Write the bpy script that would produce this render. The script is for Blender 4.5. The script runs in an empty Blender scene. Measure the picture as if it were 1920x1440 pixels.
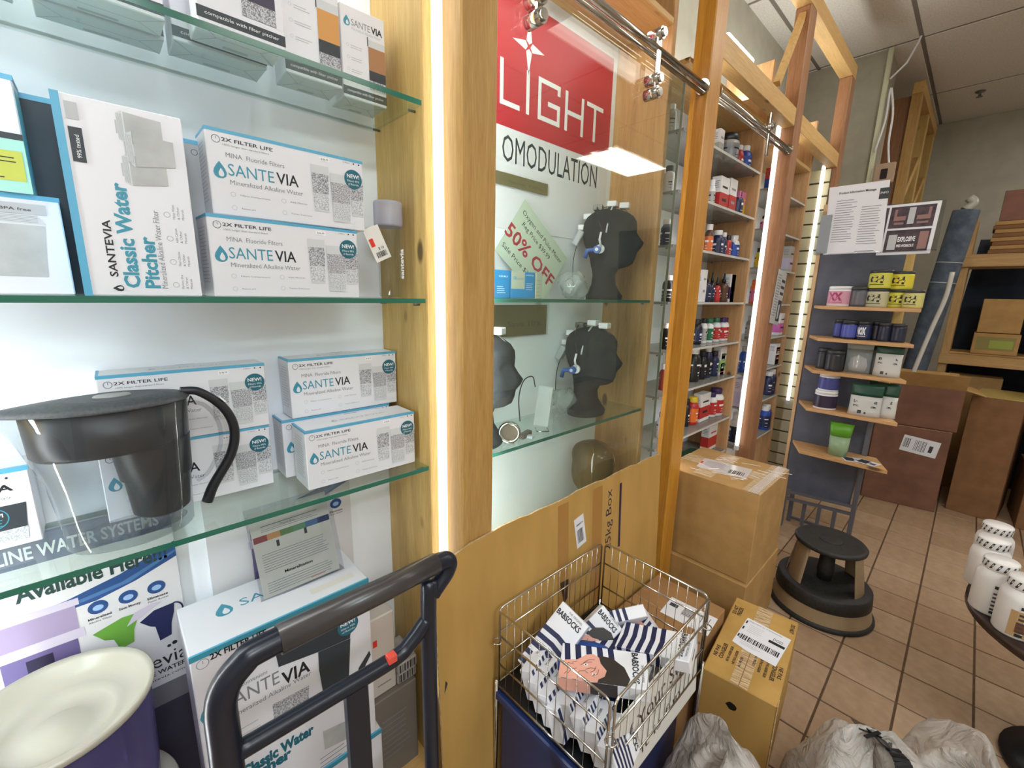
import bpy, bmesh, math, random
from mathutils import Matrix, Vector, Euler
random.seed(7)
S = bpy.context.scene
COL = S.collection
PI = math.pi
H = 1.49                                    # eye height

# ------------------------------------------------------------------ camera
YAW, PIT, ROL, FPX = 0.811633, 0.205169, 0.0206468, 810.866
fw = Vector((-math.sin(YAW)*math.cos(PIT), math.cos(YAW)*math.cos(PIT), -math.sin(PIT)))
r0 = fw.cross(Vector((0, 0, 1))).normalized(); u0 = r0.cross(fw)
rt = math.cos(ROL)*r0 + math.sin(ROL)*u0; up = -math.sin(ROL)*r0 + math.cos(ROL)*u0
cam = bpy.data.cameras.new('camera'); cam.sensor_width = 36; cam.lens = FPX/1920*36; cam.clip_start = .02
co = bpy.data.objects.new('camera', cam); COL.objects.link(co)
co.matrix_world = Matrix(((rt.x, up.x, -fw.x, 0), (rt.y, up.y, -fw.y, 0), (rt.z, up.z, -fw.z, H), (0, 0, 0, 1)))
S.camera = co
C0 = Vector((0, 0, H))
def ray(x, y): return (fw*FPX + rt*(x-960) - up*(y-720)).normalized()
def onX(x, y, X): d = ray(x, y); return C0 + d*(X/d.x)      # where a sight line meets a real plane
def onY(x, y, Y): d = ray(x, y); return C0 + d*(Y/d.y)
def onZ(x, y, Z): d = ray(x, y); return C0 + d*((Z-H)/d.z)
def dep(p): return (p-C0).dot(fw)

# ------------------------------------------------------------------ world, light, exposure
w = bpy.data.worlds.new('world'); S.world = w; w.use_nodes = True
w.node_tree.nodes['Background'].inputs[0].default_value = (.9, .95, 1, 1)
w.node_tree.nodes['Background'].inputs[1].default_value = .25
S.view_settings.view_transform = 'Standard'; S.view_settings.look = 'None'
S.view_settings.exposure = 0.0; S.view_settings.gamma = 1; S.view_settings.use_curve_mapping = False
def area(name, loc, rot, sx, sy, e, c=(1, 1, 1)):
    l = bpy.data.lights.new(name, 'AREA'); l.shape = 'RECTANGLE'; l.size = sx; l.size_y = sy; l.energy = e; l.color = c
    o = bpy.data.objects.new(name, l); COL.objects.link(o); o.location = loc; o.rotation_euler = rot; return o
CEIL = 3.3
LIGHTS = (((.75, -.35), 20, (.84, .93, 1)), ((2.5, -.2), 70, (.82, .92, 1)), ((.27, 3.0), 9, (1, .96, .88)), ((1.9, 1.3), 9, (1, .97, .92)), ((1.85, 5.3), 34, (1, .95, .86)))  # second entry is an unseen frontal fill added to brighten the cases
area('added_case_fill', (-.97, .06, 2.40), (0, 0, 0), .12, .85, 2.6, (.86, .94, 1)); area('added_case_fill', (-.98, 1.14, 2.40), (0, 0, 0), .1, .8, 1.2, (.92, .97, 1))  # unseen fills added under the case tops to brighten the interiors
for (x, y), e_, c_ in LIGHTS: area('ceiling_light', (x, y, CEIL-.09), (0, 0, 0), .6, 1.2, e_, c_)

# ------------------------------------------------------------------ materials
def lin(c):
    return tuple(((v/255)/12.92 if v/255 <= .04045 else ((v/255+.055)/1.055)**2.4) for v in c)
MC = {}
def mat(name, c, rough=.55, metal=0, **k):
    if name in MC: return MC[name]
    m = bpy.data.materials.new(name); m.use_nodes = True; b = m.node_tree.nodes['Principled BSDF']
    b.inputs['Base Color'].default_value = (*lin(c), 1); b.inputs['Roughness'].default_value = rough
    b.inputs['Metallic'].default_value = metal
    for kk, v in k.items(): b.inputs[kk.replace('_', ' ')].default_value = v
    MC[name] = m; return m
def nodes(m): return m.node_tree.nodes, m.node_tree.links
def texmat(name, c1, c2, scale=(1, 1, 1), nscale=5, detail=4, rough=.6, bump=0, c3=None, dist=0.0, lo=.35, hi=.65, metal=0, spec=.5):
    if name in MC: return MC[name]
    m = mat(name, c1, rough, metal); N, L = nodes(m); b = N['Principled BSDF']; b.inputs['Specular IOR Level'].default_value = spec
    tc = N.new('ShaderNodeTexCoord'); mp = N.new('ShaderNodeMapping'); mp.inputs['Scale'].default_value = scale
    L.new(tc.outputs['Object'], mp.inputs[0])
    n = N.new('ShaderNodeTexNoise'); n.inputs['Scale'].default_value = nscale; n.inputs['Detail'].default_value = detail
    n.inputs['Distortion'].default_value = dist; L.new(mp.outputs[0], n.inputs['Vector'])
    r = N.new('ShaderNodeValToRGB'); r.color_ramp.elements[0].position = lo; r.color_ramp.elements[1].position = hi
    r.color_ramp.elements[0].color = (*lin(c1), 1); r.color_ramp.elements[1].color = (*lin(c2), 1)
    if c3: e = r.color_ramp.elements.new(.5*(lo+hi)); e.color = (*lin(c3), 1)
    L.new(n.outputs[0], r.inputs[0]); L.new(r.outputs[0], b.inputs['Base Color'])
    if bump:
        bp = N.new('ShaderNodeBump'); bp.inputs['Strength'].default_value = bump; bp.inputs['Distance'].default_value = .002
        L.new(n.outputs[0], bp.inputs['Height']); L.new(bp.outputs[0], b.inputs['Normal'])
    return m
def wood(name, c1, c2, axis='z', knots=True, rough=.5):
    if name in MC: return MC[name]
    m = mat(name, c1, rough); N, L = nodes(m); b = N['Principled BSDF']
    tc = N.new('ShaderNodeTexCoord'); mp = N.new('ShaderNodeMapping')
    s = {'x': (.6, 9, 9), 'y': (9, .6, 9), 'z': (9, 9, .6)}[axis]
    mp.inputs['Scale'].default_value = s; L.new(tc.outputs['Object'], mp.inputs[0])
    n = N.new('ShaderNodeTexNoise'); n.inputs['Scale'].default_value = 2.2; n.inputs['Detail'].default_value = 2; n.inputs['Distortion'].default_value = .25
    L.new(mp.outputs[0], n.inputs['Vector'])
    mu = N.new('ShaderNodeMath'); mu.operation = 'MULTIPLY'; mu.inputs[1].default_value = 7; L.new(n.outputs[0], mu.inputs[0])
    fr = N.new('ShaderNodeMath'); fr.operation = 'PINGPONG'; fr.inputs[1].default_value = 1; L.new(mu.outputs[0], fr.inputs[0])
    n2 = N.new('ShaderNodeTexNoise'); n2.inputs['Scale'].default_value = 30; n2.inputs['Detail'].default_value = 3; L.new(mp.outputs[0], n2.inputs['Vector'])
    ad = N.new('ShaderNodeMath'); ad.operation = 'MULTIPLY_ADD'; ad.inputs[1].default_value = .3; L.new(fr.outputs[0], ad.inputs[0]); L.new(n2.outputs[0], ad.inputs[2])
    r = N.new('ShaderNodeValToRGB'); r.color_ramp.elements[0].position = .3; r.color_ramp.elements[1].position = 1.0
    r.color_ramp.elements[0].color = (*lin(c1), 1); r.color_ramp.elements[1].color = (*lin(c2), 1); L.new(ad.outputs[0], r.inputs[0])
    out = r.outputs[0]
    if knots:
        v = N.new('ShaderNodeTexVoronoi'); v.inputs['Scale'].default_value = 1.0
        mk = N.new('ShaderNodeMapping'); mk.inputs['Scale'].default_value = {'x': (3, 9, 9), 'y': (9, 3, 9), 'z': (8, 8, 4)}[axis]
        L.new(tc.outputs['Object'], mk.inputs[0]); L.new(mk.outputs[0], v.inputs['Vector'])
        kr = N.new('ShaderNodeValToRGB'); kr.color_ramp.elements[0].position = .07; kr.color_ramp.elements[1].position = .13
        kr.color_ramp.elements[0].color = (1, 1, 1, 1); kr.color_ramp.elements[1].color = (0, 0, 0, 1); L.new(v.outputs['Distance'], kr.inputs[0])
        mx = N.new('ShaderNodeMixRGB'); mx.inputs[2].default_value = (*lin(tuple(x*.55 for x in c2)), 1); L.new(kr.outputs[0], mx.inputs[0]); L.new(out, mx.inputs[1]); out = mx.outputs[0]
    L.new(out, b.inputs['Base Color'])
    bp = N.new('ShaderNodeBump'); bp.inputs['Strength'].default_value = .15; bp.inputs['Distance'].default_value = .001
    L.new(ad.outputs[0], bp.inputs['Height']); L.new(bp.outputs[0], b.inputs['Normal'])
    return m
def glassmat(name, tint, gl=1.0, ior=1.5, rough=.02, haze=0, hazec=(220, 230, 230), bump=0):
    if name in MC: return MC[name]
    m = bpy.data.materials.new(name); m.use_nodes = True; N, L = nodes(m); N.clear()
    o = N.new('ShaderNodeOutputMaterial'); t = N.new('ShaderNodeBsdfTransparent'); t.inputs[0].default_value = (*lin(tint), 1)
    g = N.new('ShaderNodeBsdfGlossy'); g.inputs['Roughness'].default_value = rough
    lw = N.new('ShaderNodeLayerWeight'); lw.inputs[0].default_value = .5; pw = N.new('ShaderNodeMath'); pw.operation = 'POWER'; pw.inputs[1].default_value = 5
    L.new(lw.outputs['Facing'], pw.inputs[0]); f = N.new('ShaderNodeMath'); f.operation = 'MULTIPLY_ADD'; k = ((ior-1)/(ior+1))**2; f.inputs[1].default_value = (1-k)*.85; f.inputs[2].default_value = k; f.use_clamp = True
    L.new(pw.outputs[0], f.inputs[0]); mx = N.new('ShaderNodeMixShader')
    L.new(f.outputs[0], mx.inputs[0]); L.new(t.outputs[0], mx.inputs[1]); L.new(g.outputs[0], mx.inputs[2]); last = mx
    if haze:
        d = N.new('ShaderNodeBsdfDiffuse'); d.inputs[0].default_value = (*lin(hazec), 1); m2 = N.new('ShaderNodeMixShader'); m2.inputs[0].default_value = haze
        L.new(mx.outputs[0], m2.inputs[1]); L.new(d.outputs[0], m2.inputs[2]); last = m2
    if bump:
        tc = N.new('ShaderNodeTexCoord'); n = N.new('ShaderNodeTexNoise'); n.inputs['Scale'].default_value = 14; n.inputs['Detail'].default_value = 6; n.inputs['Distortion'].default_value = 2.5
        L.new(tc.outputs['Object'], n.inputs['Vector']); bp = N.new('ShaderNodeBump'); bp.inputs['Strength'].default_value = bump; bp.inputs['Distance'].default_value = .03; L.new(n.outputs[0], bp.inputs['Height'])
        L.new(bp.outputs[0], g.inputs['Normal']); L.new(bp.outputs[0], d.inputs['Normal'])
    L.new(last.outputs[0], o.inputs[0]); MC[name] = m; return m
def emit(name, c, s):
    if name in MC: return MC[name]
    m = mat(name, c, .5); b = m.node_tree.nodes['Principled BSDF']
    b.inputs['Emission Color'].default_value = (*lin(c), 1); b.inputs['Emission Strength'].default_value = s; return m
def speckle(name, base, dark, scale=620):
    if name in MC: return MC[name]
    m = mat(name, base, .6); N, L = nodes(m); b = N['Principled BSDF']
    tc = N.new('ShaderNodeTexCoord'); v = N.new('ShaderNodeTexNoise'); v.inputs['Scale'].default_value = scale; v.inputs['Detail'].default_value = 1
    L.new(tc.outputs['Object'], v.inputs['Vector']); r = N.new('ShaderNodeValToRGB')
    r.color_ramp.elements[0].position = .42; r.color_ramp.elements[1].position = .56
    r.color_ramp.elements[0].color = (*lin(dark), 1); r.color_ramp.elements[1].color = (*lin(base), 1)
    L.new(v.outputs[0], r.inputs[0]); L.new(r.outputs[0], b.inputs['Base Color']); return m

PINE = wood('pine', (216, 184, 114), (188, 150, 82)); PINEY = wood('pine_along', (222, 184, 120), (196, 152, 90), 'y')
PINEX = wood('pine_across', (214, 172, 112), (186, 140, 84), 'x')
POST = wood('post_pine', (196, 158, 96), (166, 124, 64), 'z', False, .35); POSTG = wood('golden_pine', (212, 152, 58), (178, 118, 36), 'z', False, .35)
POSTR = wood('reddish_pine', (176, 128, 92), (140, 96, 66), 'z', False, .4)
WHITE = mat('white_card', (230, 230, 236), .35); PANEL = texmat('white_panel', (238, 243, 250), (243, 247, 252), nscale=1.5, rough=.5)
CARD = texmat('cardboard', (170, 132, 82), (182, 144, 92), (1, 1, 1), 14, 6, .75, .05, spec=.25)
CARDD = texmat('dark_cardboard', (128, 92, 62), (140, 102, 70), (1, 1, 1), 12, 6, .8, .05, spec=.2)
CARDY = texmat('tan_cardboard', (178, 140, 76), (192, 152, 86), (1, 1, .25), 10, 6, .75, .05, spec=.25)
CARDIN = texmat('cardboard_edge', (196, 176, 140), (160, 124, 84), nscale=60, rough=.9)
BLUE = mat('light_blue_ink', (92, 172, 208), .4); TEAL = mat('teal_ink', (62, 148, 172), .4); DTEAL = mat('dark_teal_ink', (36, 104, 122), .4)
INK = mat('black_ink', (28, 30, 34), .5); GREYI = mat('grey_ink', (128, 130, 136), .5); LGREY = mat('pale_grey_ink', (188, 190, 194), .5)
PICG = texmat('grey_plastic_print', (176, 178, 178), (196, 198, 198), nscale=20); PICL = mat('pale_print', (210, 213, 216), .45); PICD = mat('dark_print', (52, 58, 64), .5)
SPK = speckle('granule_print', (206, 206, 212), (120, 120, 128)); SPKL = speckle('pale_granule_print', (222, 224, 228), (170, 172, 178)); WINK = mat('white_ink', (245, 246, 248), .45)
RED = mat('red_ink', (222, 56, 40), .5); ORANGE = mat('orange_ink', (206, 140, 66), .5); CHROME = mat('chrome', (205, 202, 196), .16, 1)
BLACKP = mat('black_plastic', (24, 25, 28), .3); FOAM = texmat('black_foam', (34, 34, 36), (46, 46, 48), nscale=60, rough=.95, bump=.3, spec=.2)
GL = glassmat('shelf_glass', (243, 250, 247)); GE = mat('glass_edge', (44, 108, 90), .15); GED = glassmat('glass_door', (236, 240, 234), haze=.02)
ACR = glassmat('clear_plastic', (240, 242, 244), ior=1.45); LEDM = emit('led_white', (255, 254, 246), 1.7); LEDH = emit('led_added_fill', (246, 250, 255), 11); LEDC = emit('led_cool', (226, 241, 255), 55)
METG = mat('grey_metal', (122, 118, 112), .45, .6)

# ------------------------------------------------------------------ mesh building
FT = {}
def glyphs(s, bold=0):
    k = (s, bold)
    if k in FT: return FT[k]
    c = bpy.data.curves.new('t', 'FONT'); c.body = s; c.size = 1; c.resolution_u = 2; c.fill_mode = 'FRONT'; c.offset = bold
    o = bpy.data.objects.new('t', c); me = o.to_mesh()
    vs = [v.co.copy() for v in me.vertices]; fs = [tuple(p.vertices) for p in me.polygons]
    o.to_mesh_clear(); bpy.data.objects.remove(o); bpy.data.curves.remove(c)
    if vs:
        x0 = min(v.x for v in vs); x1 = max(v.x for v in vs)
    else: x0, x1 = 0, 1
    FT[k] = (vs, fs, x0, x1); return FT[k]
class B:
    def __init__(s, *mats): s.bm = bmesh.new(); s.mats = []; s.M = Matrix.Identity(4)
    def mi(s, m):
        if m not in s.mats: s.mats.append(m)
        return s.mats.index(m)
    def face(s, pts, m, sm=False):
        vs = [s.bm.verts.new(s.M @ Vector(p)) for p in pts]
        try: f = s.bm.faces.new(vs); f.material_index = s.mi(m); f.smooth = sm
        except ValueError: pass
    def mesh(s, vs, fs, m, sm=False):
        bv = [s.bm.verts.new(s.M @ Vector(v)) for v in vs]; i = s.mi(m)
        for f in fs:
            try: q = s.bm.faces.new([bv[k] for k in f]); q.material_index = i; q.smooth = sm
            except ValueError: pass
        return bv
    def box(s, x0, x1, y0, y1, z0, z1, m, bev=0, rot=None):
        if bev and min(x1-x0, y1-y0, z1-z0) > 2.2*bev:
            b = bev; vs = []; cs = []
            for X, sx in ((x0, 1), (x1, -1)):
                for Y, sy in ((y0, 1), (y1, -1)):
                    for Z, sz in ((z0, 1), (z1, -1)):
                        cs.append(len(vs)); vs += [(X, Y+b*sy, Z+b*sz), (X+b*sx, Y, Z+b*sz), (X+b*sx, Y+b*sy, Z)]
            def V(i, j, k, a): return cs[i*4+j*2+k]+a
            fs = []
            for i in (0, 1): fs.append((V(i,0,0,0), V(i,0,1,0), V(i,1,1,0), V(i,1,0,0)) if i == 0 else (V(i,0,0,0), V(i,1,0,0), V(i,1,1,0), V(i,0,1,0)))
            for j in (0, 1): fs.append((V(0,j,0,1), V(1,j,0,1), V(1,j,1,1), V(0,j,1,1)) if j == 0 else (V(0,j,0,1), V(0,j,1,1), V(1,j,1,1), V(1,j,0,1)))
            for k in (0, 1): fs.append((V(0,0,k,2), V(0,1,k,2), V(1,1,k,2), V(1,0,k,2)) if k == 0 else (V(0,0,k,2), V(1,0,k,2), V(1,1,k,2), V(0,1,k,2)))
            for i in (0, 1):
                for j in (0, 1): fs.append((V(i,j,0,0), V(i,j,1,0), V(i,j,1,1), V(i,j,0,1)))
            for i in (0, 1):
                for k in (0, 1): fs.append((V(i,0,k,0), V(i,1,k,0), V(i,1,k,2), V(i,0,k,2)))
            for j in (0, 1):
                for k in (0, 1): fs.append((V(0,j,k,1), V(1,j,k,1), V(1,j,k,2), V(0,j,k,2)))
            for i in (0, 1):
                for j in (0, 1):
                    for k in (0, 1): fs.append((V(i,j,k,0), V(i,j,k,1), V(i,j,k,2)))
            s.mesh(vs, fs, m); return
        vs = [(x, y, z) for x in (x0, x1) for y in (y0, y1) for z in (z0, z1)]
        s.mesh(vs, [(0,1,3,2), (4,6,7,5), (0,4,5,1), (2,3,7,6), (0,2,6,4), (1,5,7,3)], m)
    def lathe(s, prof, m, n=24, c=(0, 0, 0), ms=None, sx=1, sy=1, cap=True):
        vs = []; fs = []
        for r, z in prof:
            for i in range(n): a = 2*PI*i/n; vs.append((c[0]+r*sx*math.cos(a), c[1]+r*sy*math.sin(a), c[2]+z))
        bv = [s.bm.verts.new(s.M @ Vector(v)) for v in vs]
        for k in range(len(prof)-1):
            mm = s.mi(ms[k] if ms else m)
            for i in range(n):
                j = (i+1) % n; q = [bv[k*n+i], bv[k*n+j], bv[(k+1)*n+j], bv[(k+1)*n+i]]
                try: f = s.bm.faces.new(q); f.material_index = mm; f.smooth = True
                except ValueError: pass
        for k, d in ((0, -1), (len(prof)-1, 1)):
            if cap and prof[k][0] > 1e-6:
                f = s.bm.faces.new([bv[k*n+i] for i in range(n)][::d]); f.material_index = s.mi(ms[min(k, len(prof)-2)] if ms else m)
    def cyl(s, a, b, r, m, n=12, r2=None): s.tube([a, b], r, m, n, r2=r2)
    def tube(s, pts, r, m, n=8, r2=None, closed=False):
        pts = [Vector(p) for p in pts]; N = len(pts); rings = []; prev = None
        for i, p in enumerate(pts):
            if closed: t = pts[(i+1) % N]-pts[i-1]
            else: t = pts[min(i+1, N-1)]-pts[max(i-1, 0)]
            t.normalize()
            if prev is None: a = t.orthogonal().normalized()
            else: a = (prev-t*prev.dot(t)).normalized()
            prev = a; b2 = t.cross(a); rr = r if r2 is None else r+(r2-r)*i/(N-1)
            rings.append([s.bm.verts.new(s.M @ (p+(a*math.cos(2*PI*k/n)+b2*math.sin(2*PI*k/n))*rr)) for k in range(n)])
        i0 = s.mi(m)
        for i in range(N if closed else N-1):
            A = rings[i]; C = rings[(i+1) % N]
            for k in range(n): f = s.bm.faces.new([A[k], A[(k+1) % n], C[(k+1) % n], C[k]]); f.material_index = i0; f.smooth = n > 4
        if not closed:
            for R, d in ((rings[0], -1), (rings[-1], 1)): f = s.bm.faces.new(R[::d]); f.material_index = i0
    def prism(s, poly, z0, z1, m, me=None):      # 2D polygon in local xy, extruded in z
        n = len(poly); vs = [(x, y, z0) for x, y in poly]+[(x, y, z1) for x, y in poly]
        s.mesh(vs, [tuple(range(n))[::-1], tuple(range(n, 2*n))], m); s.mesh(vs, [(i, (i+1) % n, n+(i+1) % n, n+i) for i in range(n)], me or m)
    # printing: local frame u (right) = x, v (up) = y, out = z
    def frame(s, O, u, v):
        u = Vector(u).normalized(); v = Vector(v).normalized(); n = u.cross(v)
        s.M = Matrix(((u.x, v.x, n.x, O[0]), (u.y, v.y, n.y, O[1]), (u.z, v.z, n.z, O[2]), (0, 0, 0, 1)))
    def rect(s, x, y, w, h, m, l=1): s.face([(x, y, .0003*l), (x+w, y, .0003*l), (x+w, y+h, .0003*l), (x, y+h, .0003*l)], m)
    def poly(s, pts, m, l=1): s.face([(x, y, .0003*l) for x, y in pts], m)
    def disc(s, x, y, r, m, l=1, n=24, ry=None): s.poly([(x+r*math.cos(2*PI*i/n), y+(ry or r)*math.sin(2*PI*i/n)) for i in range(n)], m, l)
    def ring(s, x, y, r, t, m, l=1, n=20):
        for i in range(n):
            a, b = 2*PI*i/n, 2*PI*(i+1)/n
            s.poly([(x+r*math.cos(a), y+r*math.sin(a)), (x+r*math.cos(b), y+r*math.sin(b)), (x+(r-t)*math.cos(b), y+(r-t)*math.sin(b)), (x+(r-t)*math.cos(a), y+(r-t)*math.sin(a))], m, l)
    def text(s, t, x, y, w, h, m, bold=0, l=1, rot=0):       # x,y = left end of the base line, w = width, h = cap height
        vs, fs, x0, x1 = glyphs(t, bold); k = w/(x1-x0); kh = h/.69; c, sn = math.cos(rot), math.sin(rot)
        s.mesh([(x+((v.x-x0)*k)*c-(v.y*kh)*sn, y+((v.x-x0)*k)*sn+(v.y*kh)*c, .0003*l) for v in vs], fs, m)
    def lines(s, x, y, w, n, dy, m, th=.0012, l=1, rag=.3):
        for i in range(n): s.rect(x, y-i*dy, w*(1-rag*random.random()), th, m, l)
    def bars(s, x, y, w, h, m, l=2, n=22):
        xx = x; u = w/(n*2.2)
        while xx < x+w: t = u*random.choice((.7, 1, 1.8)); s.rect(xx, y, t, h, m, l); xx += t+u*random.choice((.7, 1, 1.6))
    def drop(s, x, y, h, m, m2, l=1):
        P = [(0, 1), (.16, .78), (.3, .55), (.36, .33), (.3, .13), (.15, .02), (0, 0), (-.15, .02), (-.3, .13), (-.36, .33), (-.3, .55), (-.16, .78)]
        s.poly([(x+a*h, y+b*h) for a, b in P], m, l)
        s.poly([(x+.06*h+a*h*.42, y+.1*h+b*h*.5) for a, b in P], m2, l+1)
    def done(s): return s
def obj(name, b, parent=None, loc=None, fix=True):
    me = bpy.data.meshes.new(name)
    if fix: bmesh.ops.recalc_face_normals(b.bm, faces=b.bm.faces)
    b.bm.to_mesh(me); b.bm.free()
    for m in b.mats: me.materials.append(m)
    o = bpy.data.objects.new(name, me); COL.objects.link(o)
    if parent: o.parent = parent
    if loc: o.location = loc
    return o
def thing(name, label, cat, loc=(0, 0, 0), rz=0, group=None, rot=None):
    o = bpy.data.objects.new(name, None); COL.objects.link(o); o.location = loc; o.rotation_euler = rot if rot else (0, 0, rz)
    o.empty_display_size = .05; o['label'] = label; o['category'] = cat
    if group: o['group'] = group
    return o
def struct(o): o['kind'] = 'structure'; return o
def boxpart(name, parent, x0, x1, y0, y1, z0, z1, m, bev=.002):
    b = B(); b.box(x0, x1, y0, y1, z0, z1, m, bev); return obj(name, b, parent)
def bezier(p, n=12):
    out = []; P = [Vector(q) for q in p]
    for i in range(len(P)-1):
        a, b = P[i], P[i+1]; t0 = (P[i+1]-P[i-1])*.5 if i > 0 else b-a; t1 = (P[i+2]-P[i])*.5 if i+2 < len(P) else b-a
        for k in range(n):
            t = k/n; h = t*t*(3-2*t)
            out.append(a*(1-3*t*t+2*t**3)+t0*(t-2*t*t+t**3)+b*(3*t*t-2*t**3)+t1*(t**3-t*t))
    out.append(P[-1]); return out

# ------------------------------------------------------------------ room
T = .2032; X_L = -1.3; Y_N = -2.2; Y_F = 6.6; X_R = 3.2
GROUT = texmat('dark_grout', (84, 62, 44), (100, 76, 56), nscale=30, rough=.9)
b = B(); b.box(X_L-.1, X_R, Y_N, Y_F, -.1, -.004, GROUT); floor = struct(obj('floor', b))
TILES = [texmat('floor_tile_%s' % k, c, tuple(x+12 for x in c), nscale=24, detail=8, rough=.5, bump=.04) for k, c in (('tan', (160, 132, 104)), ('rose', (155, 126, 98)), ('pale', (166, 138, 110)))]
def tilemesh(m):
    b = B(); g = .0035; b.box(g, T-g, g, T-g, -.006, 0, m, .0015); me = bpy.data.meshes.new('floor_tile')
    bmesh.ops.recalc_face_normals(b.bm, faces=b.bm.faces); b.bm.to_mesh(me); b.bm.free(); me.materials.append(m); return me
TM = [tilemesh(m) for m in TILES]
cnt = 0; rest = B()
X0T, Y0T = -.1745, 2.019-9*T
cells = []
for i in range(-5, 15):
    for j in range(-9, 33):
        x, y = X0T+i*T, Y0T+j*T
        if x+T > X_R or y+T > Y_F or y < Y_N or x < X_L-.05: continue
        d = math.hypot(x, y)
        vis = (-.75 < x < .9 and .7 < y < 5.3 and x < .12*y+.35)
        cells.append((0 if vis else 1, d, x, y))
cells.sort(key=lambda c: (c[0], c[1]))
for k, (v, d, x, y) in enumerate(cells):
    if k < 230 and v == 0:
        o = bpy.data.objects.new('floor_tile', random.choice(TM)); COL.objects.link(o); o.parent = floor; o.location = (x, y, random.uniform(-.0006, .0006))
    else:
        g = .0035; rest.box(x+g, x+T-g, y+g, y+T-g, -.006, 0, TILES[k % 3], .0015)
ro = obj('floor_tile_field', rest, floor); ro['kind'] = 'stuff'
WALLG = texmat('grey_wall', (182, 178, 164), (192, 188, 174), nscale=9, rough=.85, bump=.05)
b = B(); b.box(X_L-.1, X_L, Y_N, Y_F, 0, CEIL+.1, WALLG); struct(obj('wall_left', b))
b = B(); b.box(X_L-.1, X_R+.1, Y_F, Y_F+.1, 0, CEIL+.1, WALLG); struct(obj('wall_far', b))
b = B(); b.box(X_L-.1, X_R+.1, Y_N-.1, Y_N, 0, CEIL+.1, mat('cream_wall', (196, 190, 176), .8)); struct(obj('wall_near', b))
b = B(); b.box(X_R, X_R+.1, Y_N, Y_F, 0, CEIL+.1, mat('cream_wall', (196, 190, 176), .8)); struct(obj('wall_right', b))
b = B(); b.box(X_L-.1, X_R+.1, Y_N, Y_F, CEIL+.012, CEIL+.1, mat('ceiling_void', (90, 86, 80), .9)); ceil = struct(obj('ceiling', b))
CT = texmat('ceiling_tile', (214, 206, 198), (230, 224, 216), nscale=90, detail=6, rough=.95, bump=.25); GRID = mat('ceiling_grid', (130, 122, 114), .6)
for i in range(-2, 6):
    for j in range(-2, 6):
        x, y = -.575+i*.61, 6.6-2.9+j*1.21-1.21*2.4
        x0, x1, y0, y1 = max(x, X_L-.05), min(x+.61, X_R), max(y, Y_N), min(y+1.21, Y_F)
        if x1-x0 < .05 or y1-y0 < .05: continue
        boxpart('ceiling_panel', ceil, x0+.012, x1-.012, y0+.012, y1-.012, CEIL, CEIL+.012, CT, .003)
g = B()
for i in range(-2, 7): x = -.575+i*.61; g.box(x-.012, x+.012, Y_N, Y_F, CEIL+.004, CEIL+.012, GRID)
for j in range(-2, 7): y = 6.6-2.9+j*1.21-1.21*2.4; g.box(X_L, X_R, y-.012, y+.012, CEIL+.003, CEIL+.011, GRID)
obj('grid_rail', g, ceil)
# recessed fluorescent fittings over the aisle
for k, ((x, y), _, _) in enumerate(LIGHTS):
    t = thing('ceiling_light', 'two-tube fluorescent ceiling light fitting %s' % ('above the near aisle', 'added out of view as frontal fill for the cases', 'above the stool end of the aisle', 'above the right side of the aisle', 'above the far corner')[k], 'light', (x, y, CEIL), group='fluorescent ceiling lights')
    b = B(); b.box(-.3, .3, -.6, -.58, -.06, 0, WHITE); b.box(-.3, .3, .58, .6, -.06, 0, WHITE); b.box(-.3, -.28, -.58, .58, -.06, 0, WHITE); b.box(.28, .3, -.58, .58, -.06, 0, WHITE); b.box(-.28, .28, -.58, .58, -.008, 0, WHITE); obj('housing', b, t)
    for s in (-.13, .13): b = B(); b.cyl((s, -.56, -.035), (s, .56, -.035), .014, emit('fluorescent_tube', (255, 252, 238), 14)); obj('tube', b, t)
# sprinkler head on ceiling
t = thing('sprinkler', 'small dark ceiling sprinkler head beyond the column', 'sprinkler', tuple(onZ(1837, 178, CEIL-.03)))
b = B(); b.lathe([(.035, .028), (.03, .02), (.01, .015), (.01, -.01), (.022, -.014), (.022, -.017)], METG, 12); obj('head', b, t)
# column with pale corner bead
CG = texmat('column_grey', (162, 156, 140), (172, 166, 150), nscale=10, rough=.85, bump=.05)
b = B(); b.box(X_L, -.738, 4.45, 4.78, 0, CEIL, CG); struct(obj('wall_pier', b))
b = B(); b.box(-.752, -.722, 4.425, 4.455, 0, CEIL, mat('pale_corner_bead', (214, 214, 186), .5), .003); struct(obj('trim_1', b))

# ------------------------------------------------------------------ timber frame in front of the cases
XF, XB = -.80, -.870
fr = thing('timber_partition', 'long pine post-and-rail frame standing in front of the display cases', 'partition', (0, 0, 0))
for y, m in ((-.51, POST), (.598, POST), (1.712, POSTG), (2.738, POSTR), (3.737, POSTR)):
    b = B(); b.box(XB, XF, y, y+.1, 0, 2.92, m, .004)
    p = obj('post', b, fr)
for y0, y1 in ((1.812, 2.738), (2.838, 3.737)):
    boxpart('middle_rail', fr, XB+.01, XF-.005, y0, y1, 2.37, 2.455, PINEY)
b = B(); b.box(XB, XF, -2.0, 3.837, 2.92, 3.0, wood('rail_pine', (216, 176, 116), (190, 148, 88), 'y', False)); obj('top_rail', b, fr)
b = B(); b.box(XB+.01, XF-.01, -.41, .598, 2.42, 2.5, PINEY, .003); obj('middle_rail', b, fr)
b = B(); b.tube([(XB+.035, 2.5, 2.5), (XB+.035, 2.738, 2.88)], .02, PINEY, 4); obj('brace', b, fr)
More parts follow.
